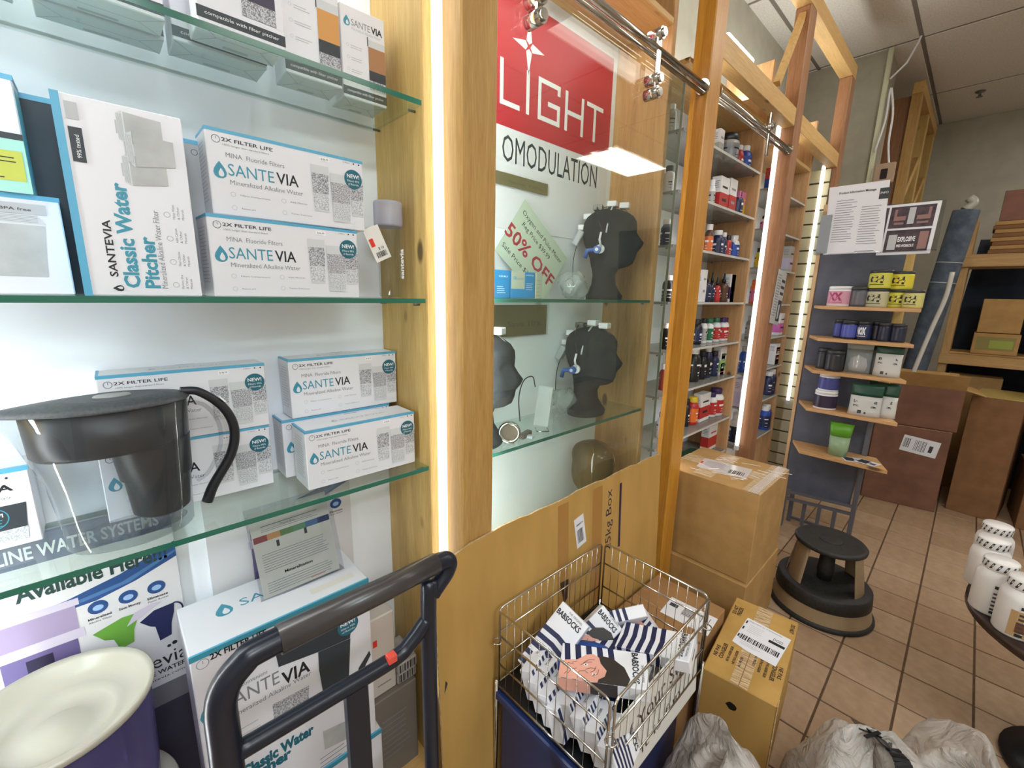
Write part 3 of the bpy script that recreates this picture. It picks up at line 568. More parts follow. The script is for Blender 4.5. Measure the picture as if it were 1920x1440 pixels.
# ------------------------------------------------------------------ posters and boxes in the bottom bay
BLK = INK
NB = mat('royal_ink', (36, 74, 130), .5); NB2 = mat('steel_ink', (70, 112, 160), .5)
def adposter(label, Yo, W, Xp, zo, k):
    t = thing('poster_board', label, 'poster', (Xp, Yo, zo), PI/2, 'water system advertising posters'); Hh = 1.052-zo
    X0 = .43-W      # the design is .43 wide; the board may be cut on its left
    b = B(); b.box(0, W, 0, .006, 0, Hh, mat('poster_white', (214, 212, 214), .5)); obj('board', b, t)
    def fr_(): b = B(); b.frame((-X0, 0, 1.052-zo+(0 if k else .06)), (1, 0, 0), (0, 0, 1)); return b
    if k: b = fr_(); b.rect(X0, -.06, W, .06, mat('poster_slate', (112, 116, 140), .5), 1); b.text('ALKALINE WATER SYSTEMS', .13, -.047, .28, .024, WINK, .02, 2); obj('heading', b, t)
    if k: b = fr_(); b.text('Available Here!!!', .2, -.125, .215, .03, mat('dark_green_ink', (30, 60, 58), .5), .03, 2); obj('lettering', b, t)
    b = fr_()
    P1 = [(.18, -.158), (.26, -.15), (.34, -.13), (.43, -.092)]; P2 = [(.43, -.128), (.36, -.155), (.3, -.17), (.22, -.172)]
    b.poly(P1+P2, NB, 1); b.poly([(.27, -.158), (.34, -.148), (.43, -.112), (.43, -.117), (.35, -.154), (.28, -.164)], NB2, 2); obj('swoosh', b, t)
    b = fr_()
    for x, s1, s2 in ((.3, 'Mineralized', 'Alkaline Water'), (.345, 'Save Money', ''), (.39, 'Eliminate', 'Plastic Bottles')):
        y = -.185; b.disc(x, y, .015, NB, 2, 24, .014); b.disc(x, y-.001, .008, mat('sky_print', (150, 180, 220), .5), 3, 16, .006); b.text(s1, x-.017, y-.024, .034, .005, INK, .02, 2)
        if s2: b.text(s2, x-.017, y-.031, .034, .004, INK, 0, 2)
    obj('icons', b, t)
    b = fr_(); LP, PLP, VP_, DVP, GP_, NP_ = mat('lilac_print', (156, 140, 172), .5), mat('pale_lilac_print', (196, 188, 206), .5), mat('violet_print', (104, 92, 138), .5), mat('deep_violet_print', (40, 34, 62), .5), mat('green_print', (104, 160, 62), .5), mat('navy_print', (30, 38, 82), .5)
    xa = .165 if k else .185
    b.rect(xa, -.215, .105, .055, LP, 2)
    dy = 0
    b.rect(xa-.006, -.165+dy, .117, .014, PLP, 3); b.rect(xa-.006, -.235+dy, .117, .02, PLP, 3); b.rect(xa, -.33+dy, .1, .095, VP_, 2); b.rect(xa+.03, -.32+dy, .035, .075, DVP, 3); obj('printed_purifier', b, t)
    b = fr_()
    if k:
        b.poly([(.285, -.24), (.3, -.262), (.313, -.268), (.32, -.295), (.342, -.29), (.345, -.262), (.352, -.243), (.372, -.228), (.33, -.226)], GP_, 3)
        b.poly([(.335, -.25), (.36, -.24), (.395, -.222), (.38, -.218), (.35, -.225)], PLP, 4); b.poly([(.355, -.252), (.37, -.27), (.378, -.275), (.382, -.312), (.402, -.308), (.405, -.28), (.412, -.255), (.414, -.234), (.38, -.236)], NP_, 4)
        for i in range(10): a = PI*.5-i*.22; b.poly([(.413+.016*math.cos(a), -.252+.019*math.sin(a)), (.413+.013*math.cos(a), -.252+.016*math.sin(a)), (.413+.013*math.cos(a-.22), -.252+.016*math.sin(a-.22)), (.413+.016*math.cos(a-.22), -.252+.019*math.sin(a-.22))], NP_, 4)
        obj('printed_pitchers', b, t)
        b = fr_(); b.text('Santevia', .29, -.375, .135, .032, INK, 0, 2); b.text('ALKALINE WATER', .3, -.392, .12, .01, INK, .02, 2); b.text('www.santevia.com', .31, -.405, .105, .006, INK, 0, 2); b.disc(.395, -.333, .0035, INK, 2); b.disc(.405, -.33, .0045, INK, 2)
        b.rect(X0, -Hh, W, Hh-.47, mat('poster_dark', (58, 56, 70), .5), 1); b.rect(X0, -.47, W, .05, mat('poster_mid', (120, 118, 126), .5), 1); obj('brand_print', b, t)
    else: b.rect(.26, -.3, .1, .05, NP_, 3); obj('printed_bottles', b, t)
adposter('white advertising poster board with blue swoosh and printed pitchers', -.375, .43, -1.098, .16, 1)
adposter('second advertising poster, behind the propped leaflet', .11, .33, -1.104, .62, 0)
# big filter pitcher boxes
def bigbox(label, P, w, h, d, brandY, full=True):
    t = thing('pitcher_box', label, 'box', P, PI/2, 'large pitcher boxes in the bottom bay'); carton(t, w, d, h, WHITE, .002)
    b = B(); b.box(-.0003, w+.0003, -.0006, .001, h-.011, h+.0005, TEAL); b.box(-.0003, w+.0003, .001, .005, h-.001, h+.0005, BLUE); obj('blue_stripe', b, t)
    def V(x, y): q_ = onX(x, y, P[0]); return (q_.y-P[1], q_.z-P[2])
    def tx(s_, xa, ya, xb, yb, hh, m, bold=0): a_ = V(xa, ya); c_ = V(xb, yb); b.text(s_, a_[0], (a_[1]+c_[1])/2, c_[0]-a_[0], hh, m, bold, 2)
    b = printer(0)
    if full:
        c_ = V(380, 1245); b.ring(c_[0], c_[1], .0105, .0012, GREYI, 1); b.rect(c_[0], c_[1], .001, .007, GREYI, 1); tx('2X FILTER LIFE', 394, 1236, 500, 1190, .0125, INK, .03)
        b.text('Lasts longer than standard filters', .055, h-.058, .11, .004, GREYI); tx('Convenient', 450, 1287, 502, 1263, .009, GREYI)
        b.drop(V(398, 1352)[0], V(398, 1352)[1], .05, TEAL, WHITE); tx('SANTE', 424, 1329, 525, 1283, .031, GREYI); tx('VIA', 529, 1282, 582, 1260, .031, INK, .02); tx('Mineralized Alkaline Water', 432, 1342, 584, 1270, .011, GREYI)
        tx('Classic Water', 452, 1444, 590, 1388, .026, DTEAL, .05); b.text('Pitcher', V(452, 1480)[0], V(452, 1480)[1], .1, .026, DTEAL, .05)
        b.lines(V(440, 1375)[0], V(440, 1375)[1], .05, 4, .016, LGREY, .002); b.lines(V(600, 1425)[0], V(600, 1425)[1], .07, 4, .012, GREYI, .002)
    else: b.ring(.03, h-.045, .011, .0012, GREYI, 1); b.text('2X FILTER LIFE', .052, h-.048, .145, .012, INK, .03)
    obj('lettering', b, t)
    b = printer(0)
    if full:
        q8 = lambda *ps: [V(320+x/2.769, 920+y/2.769) for x, y in ps]
        b.poly(q8((560, 915), (770, 835), (930, 765), (945, 640), (1030, 600), (1025, 575), (545, 775), (545, 850))[::-1], PICD, 3)
        b.poly(q8((790, 1045), (925, 970), (932, 765), (765, 838), (770, 930))[::-1], PICD, 4); b.poly(q8((970, 975), (985, 960), (1038, 850), (1030, 830), (975, 920)), PICD, 3)
        b.poly(q8((540, 1225), (715, 1150), (718, 1010), (528, 1110)), SPK, 2); b.poly(q8((800, 1345), (910, 1290), (920, 1190), (790, 1250)), PICG, 2)
        obj('printed_picture', b, t); badge(t, V(652, 1172)[0], V(652, 1172)[1], .025)
        b = B(); b.frame((0, 0, h), (1, 0, 0), (0, 1, 0)); b.drop(.075, .085, .045, TEAL, WHITE); b.text('SANTEVIA', .105, .095, .2, .026, TEAL); b.rect(w-.12, .03, .1, .02, mat('pale_label', (226, 222, 214), .6)); obj('top_print', b, t)
    else: b.rect(w-.12, h-.1, .05, .02, RED, 2); obj('red_sticker', b, t)
    return t
bigbox('large white pitcher box with blue stripe, beneath the propped leaflet', (-.903, .04, .3605), .352, .45, .175, 0)
bigbox('lowest large pitcher box, mostly hidden behind the cart frame', (-.9, .05, .1205), .355, .238, .175, 0, False)
t = thing('leaflet_stand', 'clear sleeve holding a leaflet with a coloured pH scale', 'leaflet', (-.985, .187, .812), math.radians(84), rot=(math.radians(-14), math.radians(-3), math.radians(86)))
b = B(); b.box(0, .165, -.001, .001, 0, .195, mat('cream_paper', (222, 218, 206), .6)); obj('sheet', b, t)
b = B(); b.box(-.006, .175, -.003, -.002, -.004, .205, ACR); b.box(-.006, .175, -.003, .03, -.004, -.001, ACR); obj('clear_sleeve', b, t)
b = B(); b.frame((0, -.001, 0), (1, 0, 0), (0, 0, 1)); cs = [(150, 60, 66), (206, 150, 96), (96, 140, 84), (96, 150, 110), (72, 112, 160), (60, 70, 110)]
for i, c in enumerate(cs): b.rect(.002+.027*i, .125, .027, .014, mat('scale_%d' % i, c, .5), 1)
b.rect(.02, .158, .12, .001, INK, 1); b.text('Natural Body', .06, .152, .03, .003, INK); b.rect(.045, .105, .006, .014, PICD, 1); b.rect(.105, .112, .006, .014, PICD, 1); b.lines(.02, .15, .12, 2, .004, GREYI, .001)
b.lines(.012, .095, .14, 8, .0055, GREYI, .0011, 1, .15); b.lines(.012, .03, .14, 5, .0055, GREYI, .0011, 1, .15); b.text('Mineralization', .05, .041, .06, .006, INK, .03); b.lines(.1, .006, .04, 1, .005, RED, .0012)
obj('print', b, t)
t = thing('carton', 'small grey-white carton with a red tag behind the cart frame', 'box', (-.955, .405, .40), PI/2)
b = B(); b.box(0, .075, 0, .13, 0, .245, mat('dull_white', (200, 192, 184), .6), .003); obj('carton', b, t)
b = printer(0); b.rect(.012, .16, .012, .02, RED, 1); b.rect(.02, .03, .04, .004, GREYI); obj('red_tag', b, t)
t = thing('carton', 'low dull carton under the red-tagged one beside the side panel', 'box', (-.94, .405, .1205), PI/2)
b = B(); b.box(0, .13, 0, .14, 0, .278, mat('dim_carton', (120, 112, 104), .7), .003); obj('carton', b, t); b = printer(0); b.lines(.02, .2, .09, 8, .018, GREYI, .004); obj('print', b, t)
for k, (z, dx) in enumerate(((.3995, 0), (.4365, .006))):
    t = thing('newspaper_bundle', ('lower' if k == 0 else 'upper')+' folded printed paper bundle beside the cart upright', 'paper', (-.95+dx, .482, z), PI/2)
    b = B(); b.box(0, .06, 0, .1, 0, .036, texmat('newsprint', (150, 146, 140), (176, 172, 164), nscale=40), .004); obj('folded_paper', b, t)
    b = printer(0); b.bars(.004, .006, .05, .024, PICD, 1, 9); obj('print', b, t)
# water dispenser
t = thing('water_dispenser', 'round violet water dispenser with cream dished lid', 'dispenser', (-.945, -.137, .12))
VT = glassmat('violet_tank', (150, 146, 186), haze=.5, hazec=(104, 98, 146)); CREAM = mat('cream_plastic', (184, 180, 166), .25)
b = B(); b.lathe([(.1, .42), (.112, .43), (.116, .5), (.121, .64), (.124, .672)], VT, 48, cap=False); obj('upper_tank', b, t)
b = B(); b.lathe([(.122, .665), (.128, .67), (.129, .678), (.1265, .682), (.119, .675), (.108, .662), (.085, .648), (.077, .65), (.07, .642), (.045, .637), (.038, .641), (0, .645)], CREAM, 48, cap=False); obj('lid', b, t)
b = B(); b.lathe([(.12, .405), (.138, .41), (.14, .418), (.137, .426), (.116, .428)], CREAM, 48); obj('middle_ring', b, t)
b = B(); b.lathe([(.12, .08), (.125, .1), (.127, .395), (.12, .405)], VT, 48); obj('lower_tank', b, t)
b = B(); b.lathe([(.13, 0), (.135, .01), (.13, .07), (.12, .085), (0, .085)], CREAM, 48); obj('stand', b, t)

# ------------------------------------------------------------------ case of mannequin heads
def head(t, m, name='head', s=1.0):
    sl = [(0, .056, -.078, .086), (.014, .058, -.08, .088), (.03, .045, -.07, .075), (.055, .03, -.06, .06), (.09, .026, -.058, .054), (.112, .036, -.062, .056), (.122, .072, -.066, .05), (.132, .088, -.068, .056), (.15, .094, -.072, .063), (.17, .095, -.08, .068), (.19, .096, -.09, .072), (.205, .094, -.096, .074), (.222, .09, -.1, .076), (.24, .088, -.102, .078), (.26, .095, -.103, .078), (.28, .092, -.1, .076), (.298, .08, -.09, .068), (.312, .058, -.072, .054), (.323, .03, -.045, .034), (.329, .008, -.015, .012)]
    b = B(); n = 40; secs = []
    for z, f, k, hw in sl:
        c = (f+k)/2; a = (f-k)/2; pts = []
        for i in range(n):
            th = 2*PI*i/n; x = c+a*math.cos(th); y = hw*math.sin(th)
            tt = min(th, 2*PI-th)
            nb = max(0, 1-abs(z-.203)/.045) if z < .203 else max(0, 1-(z-.203)/.055)
            x += .03*nb**1.2*math.exp(-(tt/.17)**2)*(z > .185)
            x -= .01*math.exp(-((tt-.42)/.17)**2)*math.exp(-((z-.242)/.013)**2)
            x += .006*math.exp(-(tt/.3)**2)*(math.exp(-((z-.158)/.007)**2)+math.exp(-((z-.173)/.006)**2))
            y += (1 if th < PI else -1)*.012*math.exp(-((tt-1.65)/.13)**2)*math.exp(-((z-.215)/.025)**2)
            pts.append((x*s, y*s))
        secs.append((pts, z*s))
    loft(b, secs, m); return obj(name, b, t)
def band(t, name, th, r=.0022, m=None, tilt=0, n=16, a0=.25, a1=PI-.25):     # strap over the skull
    b = B(); pts = [(-.005+.1*math.sin(tilt)*math.sin(a0+(a1-a0)*k/n), .086*math.cos(a0+(a1-a0)*k/n), .2+.135*math.sin(a0+(a1-a0)*k/n)) for k in range(n+1)]
    b.tube(pts, r, m or WHITE, 6); return obj(name, b, t)
def headset(t, big):
    band(t, 'head_band', 0, .003, LGREY, .1); band(t, 'head_band', 0, .0025, BLACKP, -.5)
    pts = [(.105*math.cos(a)-.004, 0, .215+.122*math.sin(a)) for a in [(.35+2.45*k/16) for k in range(17)]]
    b = B(); b.tube(pts, .0022, METG, 6); obj('centre_band', b, t)
    for k, (x, z) in enumerate(((.045, .333), (.0, .341), (-.05, .33), (-.085, .3), (-.104, .262))):
        b = B(); b.M = Matrix.Translation((x, 0, z)) @ Matrix.Rotation(-math.atan2(x, z-.215), 4, 'Y') if False else Matrix.Translation((x, 0, z)); b.box(-.017, .017, -.018, .018, -.008, .012, WHITE if k != 2 else METG, .002); b.box(-.006, .006, -.016, -.013, -.004, .004, BLACKP, .001); obj('sensor_clip', b, t)
    b = B(); b.M = Matrix.Translation((-.115, -.02, .225)) @ Matrix.Rotation(.5, 4, 'Y'); b.box(-.012, .012, -.017, .017, -.028, .028, mat('grey_device', (176, 180, 184), .4), .003); b.box(-.005, .005, -.016, -.014, -.014, .008, BLACKP, .001); obj('control_unit', b, t)
    CB = mat('blue_clip', (48, 88, 168), .4)
    b = B(); b.cyl((-.03, -.078, .175), (-.03, -.1, .175), .013, CB, 16); b.tube([(-.03, -.092, .175), (-.065, -.094, .172), (-.072, -.094, .145)], .008, CB, 8); obj('ear_clip', b, t)
    b = B(); b.cyl((-.022, -.074, .178), (-.022, -.084, .178), .016, WHITE, 16); b.cyl((-.03, -.1, .175), (-.03, -.103, .175), .006, WHITE, 12); obj('ear_pad', b, t)
    b = B(); b.tube([(-.018, -.086, .185), (-.024, -.088, .21), (-.02, -.086, .235)], .004, WHITE, 8); obj('arm', b, t)
    b = B(); b.tube(bezier([(-.12, -.02, .205), (-.13, -.03, .14), (-.125, -.04, .06), (-.13, -.04, .02)], 6), .0015, BLACKP, 6); obj('cable', b, t)
    b = B()
    b.tube([(-.14+.02*math.cos(a), -.035, .045+.03*math.sin(a)) for a in [2*PI*k/20 for k in range(60)]][:55], .0015, BLACKP, 6); obj('cable_coil', b, t)
hz = math.atan2(.38, .8)
for k, (lab, Xh, px, z, rz, s) in enumerate((
        ('black foam mannequin head with headset and blue ear clip, eye-level shelf', -.985, 1137, 1.4775, .45, 1.0),
        ('black foam mannequin head with headset on the lower shelf, right one', -.98, 1103, 1.0405, .2, 1.02),
        ('black foam mannequin head partly hidden behind the broad post', -.975, 905, 1.0405, .45, 1.03))):
    lo_, hi_ = .3, 3
    for _ in range(40):
        md = (lo_+hi_)/2; P = Vector((Xh, md, z))-C0; X_ = 960+FPX*P.dot(rt)/P.dot(fw)
        if X_ < px: lo_ = md
        else: hi_ = md
    t = thing('mannequin_head', lab, 'mannequin head', (Xh, md, z), rz, 'mannequin heads'); t.scale = (s, s, s)
    head(t, FOAM); headset(t, k == 0)
def solveY(px, X, z):
    lo_, hi_ = .05, 14
    for _ in range(40):
        md = (lo_+hi_)/2; P = Vector((X, md, z))-C0
        if P.dot(fw) > 0 and 960+FPX*P.dot(rt)/P.dot(fw) < px: lo_ = md
        else: hi_ = md
    return md
def solveX(px, Y, z):
    lo_, hi_ = -4, 2
    for _ in range(40):
        md = (lo_+hi_)/2; P = Vector((md, Y, z))-C0
        if 960+FPX*P.dot(rt)/P.dot(fw) < px: lo_ = md
        else: hi_ = md
    return md
# third shelf and clear head
sh = bpy.data.objects['display_case.001']
b = B(); b.box(BX, SX, .004, .876, .575, .585, GL); obj('glass_shelf', b, sh)
t = thing('mannequin_head', 'clear plastic mannequin head, tinted for reflected wood, low behind the cardboard sheet', 'mannequin head', (-.985, solveY(1108, -.985, .75), .586), 2.9, 'mannequin heads')
head(t, glassmat('wood_reflection_clear', (186, 160, 104), ior=1.7, haze=.22, hazec=(150, 128, 78)))  # amber tint and haze stand in for wood reflected in clear plastic
# white power bank, lens ring and connectors on the lower shelf
y = solveY(1010, -.97, 1.04)
t = thing('power_pack', 'white slab power pack leaning on a wire stand between two heads', 'charger', (-.96, y, 1.041), .9)
b = B(); b.M = Matrix.Translation((0, 0, .006)) @ Matrix.Rotation(-.22, 4, 'X') @ Matrix.Rotation(.14, 4, 'Y'); b.box(-.026, .026, -.006, .006, 0, .14, mat('pale_plastic', (206, 212, 214), .35), .004); obj('body', b, t)
b = B(); b.tube(bezier([(-.02, .026, .14), (-.03, .03, .175), (-.06, .03, .16), (-.075, .03, .1), (-.07, .02, .02)], 6), .002, BLACKP, 6); obj('cable', b, t)
b = B(); b.tube([(-.02, -.005, .004), (-.02, -.045, .004), (.02, -.045, .004), (.02, -.005, .004)], .002, CHROME, 6); obj('wire_stand', b, t)
t = thing('lens_ring', 'round chrome magnifier ring beside the half-hidden head', 'lens', (-.925, solveY(955, -.925, 1.08), 1.075), .8)
b = B(); b.M = Matrix.Rotation(PI/2, 4, 'X'); b.lathe([(.026, -.012), (.033, -.012), (.035, 0), (.033, .012), (.026, .012), (.024, 0), (.026, -.012)], CHROME, 32, cap=False); obj('rim', b, t)
b = B(); b.M = Matrix.Rotation(PI/2, 4, 'X'); b.lathe([(.0, -.004), (.025, -.002)], mat('brown_lens', (92, 78, 66), .15), 24); obj('lens', b, t)
b = B(); b.box(-.016, .016, -.012, .012, -.0345, -.03, METG, .001); obj('foot', b, t)
t = thing('cable_connector', 'small grey plug connectors lying on the lower shelf', 'connector', (-.93, solveY(985, -.93, 1.05), 1.0405), .3)
b = B(); b.box(-.01, .01, -.03, .03, 0, .018, METG, .003); obj('body', b, t); b = B(); b.box(-.03, .03, -.008, .008, 0, .01, LGREY, .002); obj('plug', b, t)
# crumpled clear bags behind the heads
def crumple(name, label, cat, P, sx, sy, sz, m, seed, grp=None, n=14):
    rng = random.Random(seed); t = thing(name, label, cat, P, rng.random(), grp); b = B(); vs = []
    for i in range(n+1):
        th = PI*i/n
        for j in range(2*n):
            ph = 2*PI*j/(2*n); k = 1+.22*math.sin(3*ph+seed)*math.sin(2*th)+rng.uniform(-.14, .14)
            z = math.cos(th); vs.append((sx*math.sin(th)*math.cos(ph)*k, sy*math.sin(th)*math.sin(ph)*k, max(0, sz*(.5+.5*z*k))))
    fs = [(i*2*n+j, i*2*n+(j+1) % (2*n), (i+1)*2*n+(j+1) % (2*n), (i+1)*2*n+j) for i in range(n) for j in range(2*n)]
    b.mesh(vs, fs, m, True); obj('film', b, t); return t
FILM = glassmat('thin_film', (228, 230, 228), ior=1.6, rough=.1, haze=.25)
crumple('plastic_bag', 'crumpled clear bag beside the head on the eye-level shelf', 'bag', (-1.02, solveY(1075, -1.02, 1.5), 1.478), .05, .05, .09, FILM, 3, 'clear bags by the heads')
crumple('plastic_bag', 'crumpled clear bag behind the head on the lower shelf', 'bag', (-1.04, solveY(1062, -1.04, 1.05), 1.041), .05, .045, .09, FILM, 5, 'clear bags by the heads')
# posters on the white back of the head case
RP = mat('red_poster', (196, 22, 42), .4)
t = thing('poster', 'red and white poster with a white four-pointed star and big lettering', 'poster', (BX+.003, .72, 1.70), PI/2)
yr = onX(1146, 200, BX+.003).y-.72
b = B(); b.box(0, yr, 0, .002, 0, 1.1, WHITE); obj('sheet', b, t)
def U(x, y): q = onX(x, y, BX+.003); return (q.y-.72, q.z-1.70)
b = printer(0); zt = U(1147, 108)[1]; zb_ = (U(938, 234)[1]+U(1136, 307)[1])/2
b.rect(0, zb_, yr, zt-zb_, RP, 1); obj('red_field', b, t)
b = printer(0)
def fit(s_, xa, ya, xb, yb, hpx, m, bold):
    a = U(xa, ya); c = U(xb, yb); b.text(s_, a[0], (a[1]+c[1])/2, c[0]-a[0], hpx, m, bold, 2)
zl = (U(1030, 228)[1]+U(1112, 262)[1])/2
def strokes(x, w_, h_, segs, th):
    for (xa, ya, xb, yb) in segs:
        if xa == xb: b.rect(x+xa*w_-th/2, zl+min(ya, yb)*h_-th/2, th, abs(yb-ya)*h_+th, WINK, 2)
        else: b.rect(x+min(xa, xb)*w_-th/2, zl+ya*h_-th/2, abs(xb-xa)*w_+th, th, WINK, 3)
hL = .112
xs = [U(940, 185)[0], U(989, 200)[0], U(1006, 215)[0], U(1057, 235)[0], U(1098, 230)[0]]; xe = [U(971, 195)[0], 0, U(1042, 225)[0], U(1087, 250)[0], U(1124, 240)[0]]; th = .0145
strokes(xs[0], xe[0]-xs[0], hL, [(0, 0, 0, 1), (0, 0, 1, 0)], th); strokes(xs[1], .01, hL, [(0, 0, 0, 1)], th)
strokes(xs[2]+.012, xe[2]-xs[2], hL, [(0, 0, 0, 1), (0, 0, 1, 0), (0, 1, 1, 1), (1, 0, 1, .45), (.5, .45, 1, .45), (1, .85, 1, 1)], th)
strokes(xs[3]+.01, xe[3]-xs[3], hL, [(0, 0, 0, 1), (1, 0, 1, 1), (0, .48, 1, .48)], th); strokes(xs[4]+.01, xe[4]-xs[4], hL, [(.5, 0, .5, 1), (0, 1, 1, 1)], th)
sc = U(992, 88); L_ = .05
for k in range(4):
    a = k*PI/2; r_ = .082 if k % 2 else .072
    for sg in (-1, 1): b.poly([(sc[0]+.006*math.cos(a), sc[1]+.006*math.sin(a)), (sc[0]+.02*math.cos(a+sg*.7), sc[1]+.02*math.sin(a+sg*.7)), (sc[0]+r_*math.cos(a), sc[1]+r_*math.sin(a))][::sg], WINK, 2)
obj('white_print', b, t)
b = printer(0); a = U(941, 297); c = U(1118, 345); b.text('OMODULATION', a[0], (a[1]+c[1])/2-.01, c[0]-a[0], .078, PICD, 0, 2); obj('grey_lettering', b, t)
def plaque(label, q, txt):  # brown plate with faint lettering on the case back
    a = onX(*q[0], BX+.008); c = onX(*q[1], BX+.008)
    t = thing('plaque', label, 'plaque', (BX+.008, a.y, c.z), PI/2, 'dull brown plaques behind the heads'); w_, h_ = c.y-a.y, a.z-c.z
    b = B(); b.box(0, w_, -.002, .002, 0, h_, mat('brown_plaque', (122, 112, 74), .4, .3)); obj('plate', b, t)
    b = printer(0); b.M = Matrix.Translation((0, -.002, 0)) @ b.M; b.text(txt, w_*.3, h_*.3, w_*.6, h_*.18, mat('faint_lettering', (96, 86, 54), .5), .02, 1); obj('plaque_print', b, t)
plaque('dull brown plaque under the red poster', ((915, 315), (1026, 367)), 'Save 10%'); plaque('dull brown plaque under the eye-level glass shelf', ((915, 572), (1023, 626)), 'Save 10%')
q0 = onX(984.6, 374, BX+.02); q1 = onX(1063, 484, BX+.02); q2 = onX(1018, 520, BX+.02)
t = thing('sale_sign', 'tilted pale green 50% OFF card for an oxygen and pulse meter', 'sign', tuple(q0))
v1 = (q1-q0); W_ = v1.length; uu = v1.normalized(); nn = Vector((1, 0, 0)); vv = nn.cross(uu)
Hs = .215; b = B(); b.M = Matrix(((uu.x, vv.x, 1, 0), (uu.y, vv.y, 0, 0), (uu.z, vv.z, 0, 0), (0, 0, 0, 1))); b.box(0, W_, -Hs, 0, -.001, 0, mat('pale_green_card', (196, 210, 192), .6)); obj('card', b, t)
b = B(); b.M = Matrix(((uu.x, vv.x, 1, 0), (uu.y, vv.y, 0, 0), (uu.z, vv.z, 0, 0), (0, 0, 0, 1))); DR = mat('crimson_ink', (176, 34, 56), .5)
b.text('Oxygen and Pulse Meter', W_*.06, -.042, W_*.88, .016, INK, .0, 1); b.text('Reg Price $39.99', W_*.14, -.073, W_*.6, .016, INK, 0, 1); b.text('50% OFF', W_*-.02, -.145, W_*1.0, .046, DR, .02, 1); b.text('Sale Price $19.99', W_*.04, -.185, W_*.7, .016, INK, 0, 1); obj('lettering', b, t)
for k, (x0, x1, y0, m, lab) in enumerate(((925, 957, 505, 'sky', 'bright blue small box leftmost under the sale card'), (958, 1003, 508, 'pale', 'small blue and grey oximeter box under the sale card'), (1004, 1017, 512, 'grey', 'thin grey-green box beside the small oximeter box'))):
    Xb = -1.0; ya, yb = solveY(x0, Xb, 1.49), solveY(x1, Xb, 1.49); hh = onX(x0, y0, Xb).z-1.4775
    t = thing('small_box', lab, 'box', (Xb, ya, 1.4775), PI/2, 'small boxes under the sale card')
    boxpart('carton', t, 0, yb-ya-.002, 0, .03, 0, hh, mat('cyan_box', (32, 132, 192), .4) if k < 2 else mat('sage_box', (176, 180, 160), .5), .001)
    b = printer(0); wv = yb-ya
    if k == 0: b.text('OXI', wv*.3, hh*.75, wv*.5, hh*.06, WINK, 0, 1); b.lines(wv*.2, hh*.4, wv*.5, 4, .006, WINK, .0015)
    elif k == 1: b.rect(0, hh*.35, wv*.55, hh*.65, mat('pale_olive_print', (182, 186, 168), .5), 1); b.text('a', wv*.08, hh*.7, wv*.16, hh*.16, BLUE, .02, 2); b.text('pulse', wv*.26, hh*.7, wv*.26, hh*.08, GREYI, 0, 2); b.text('OXIMETER', wv*.58, hh*.85, wv*.34, hh*.05, WINK, 0, 2); b.lines(wv*.6, hh*.55, wv*.3, 4, .006, WINK, .001, 2)
    else: b.lines(wv*.2, hh*.7, wv*.5, 5, .012, GREYI, .0015)
    obj('print', b, t)

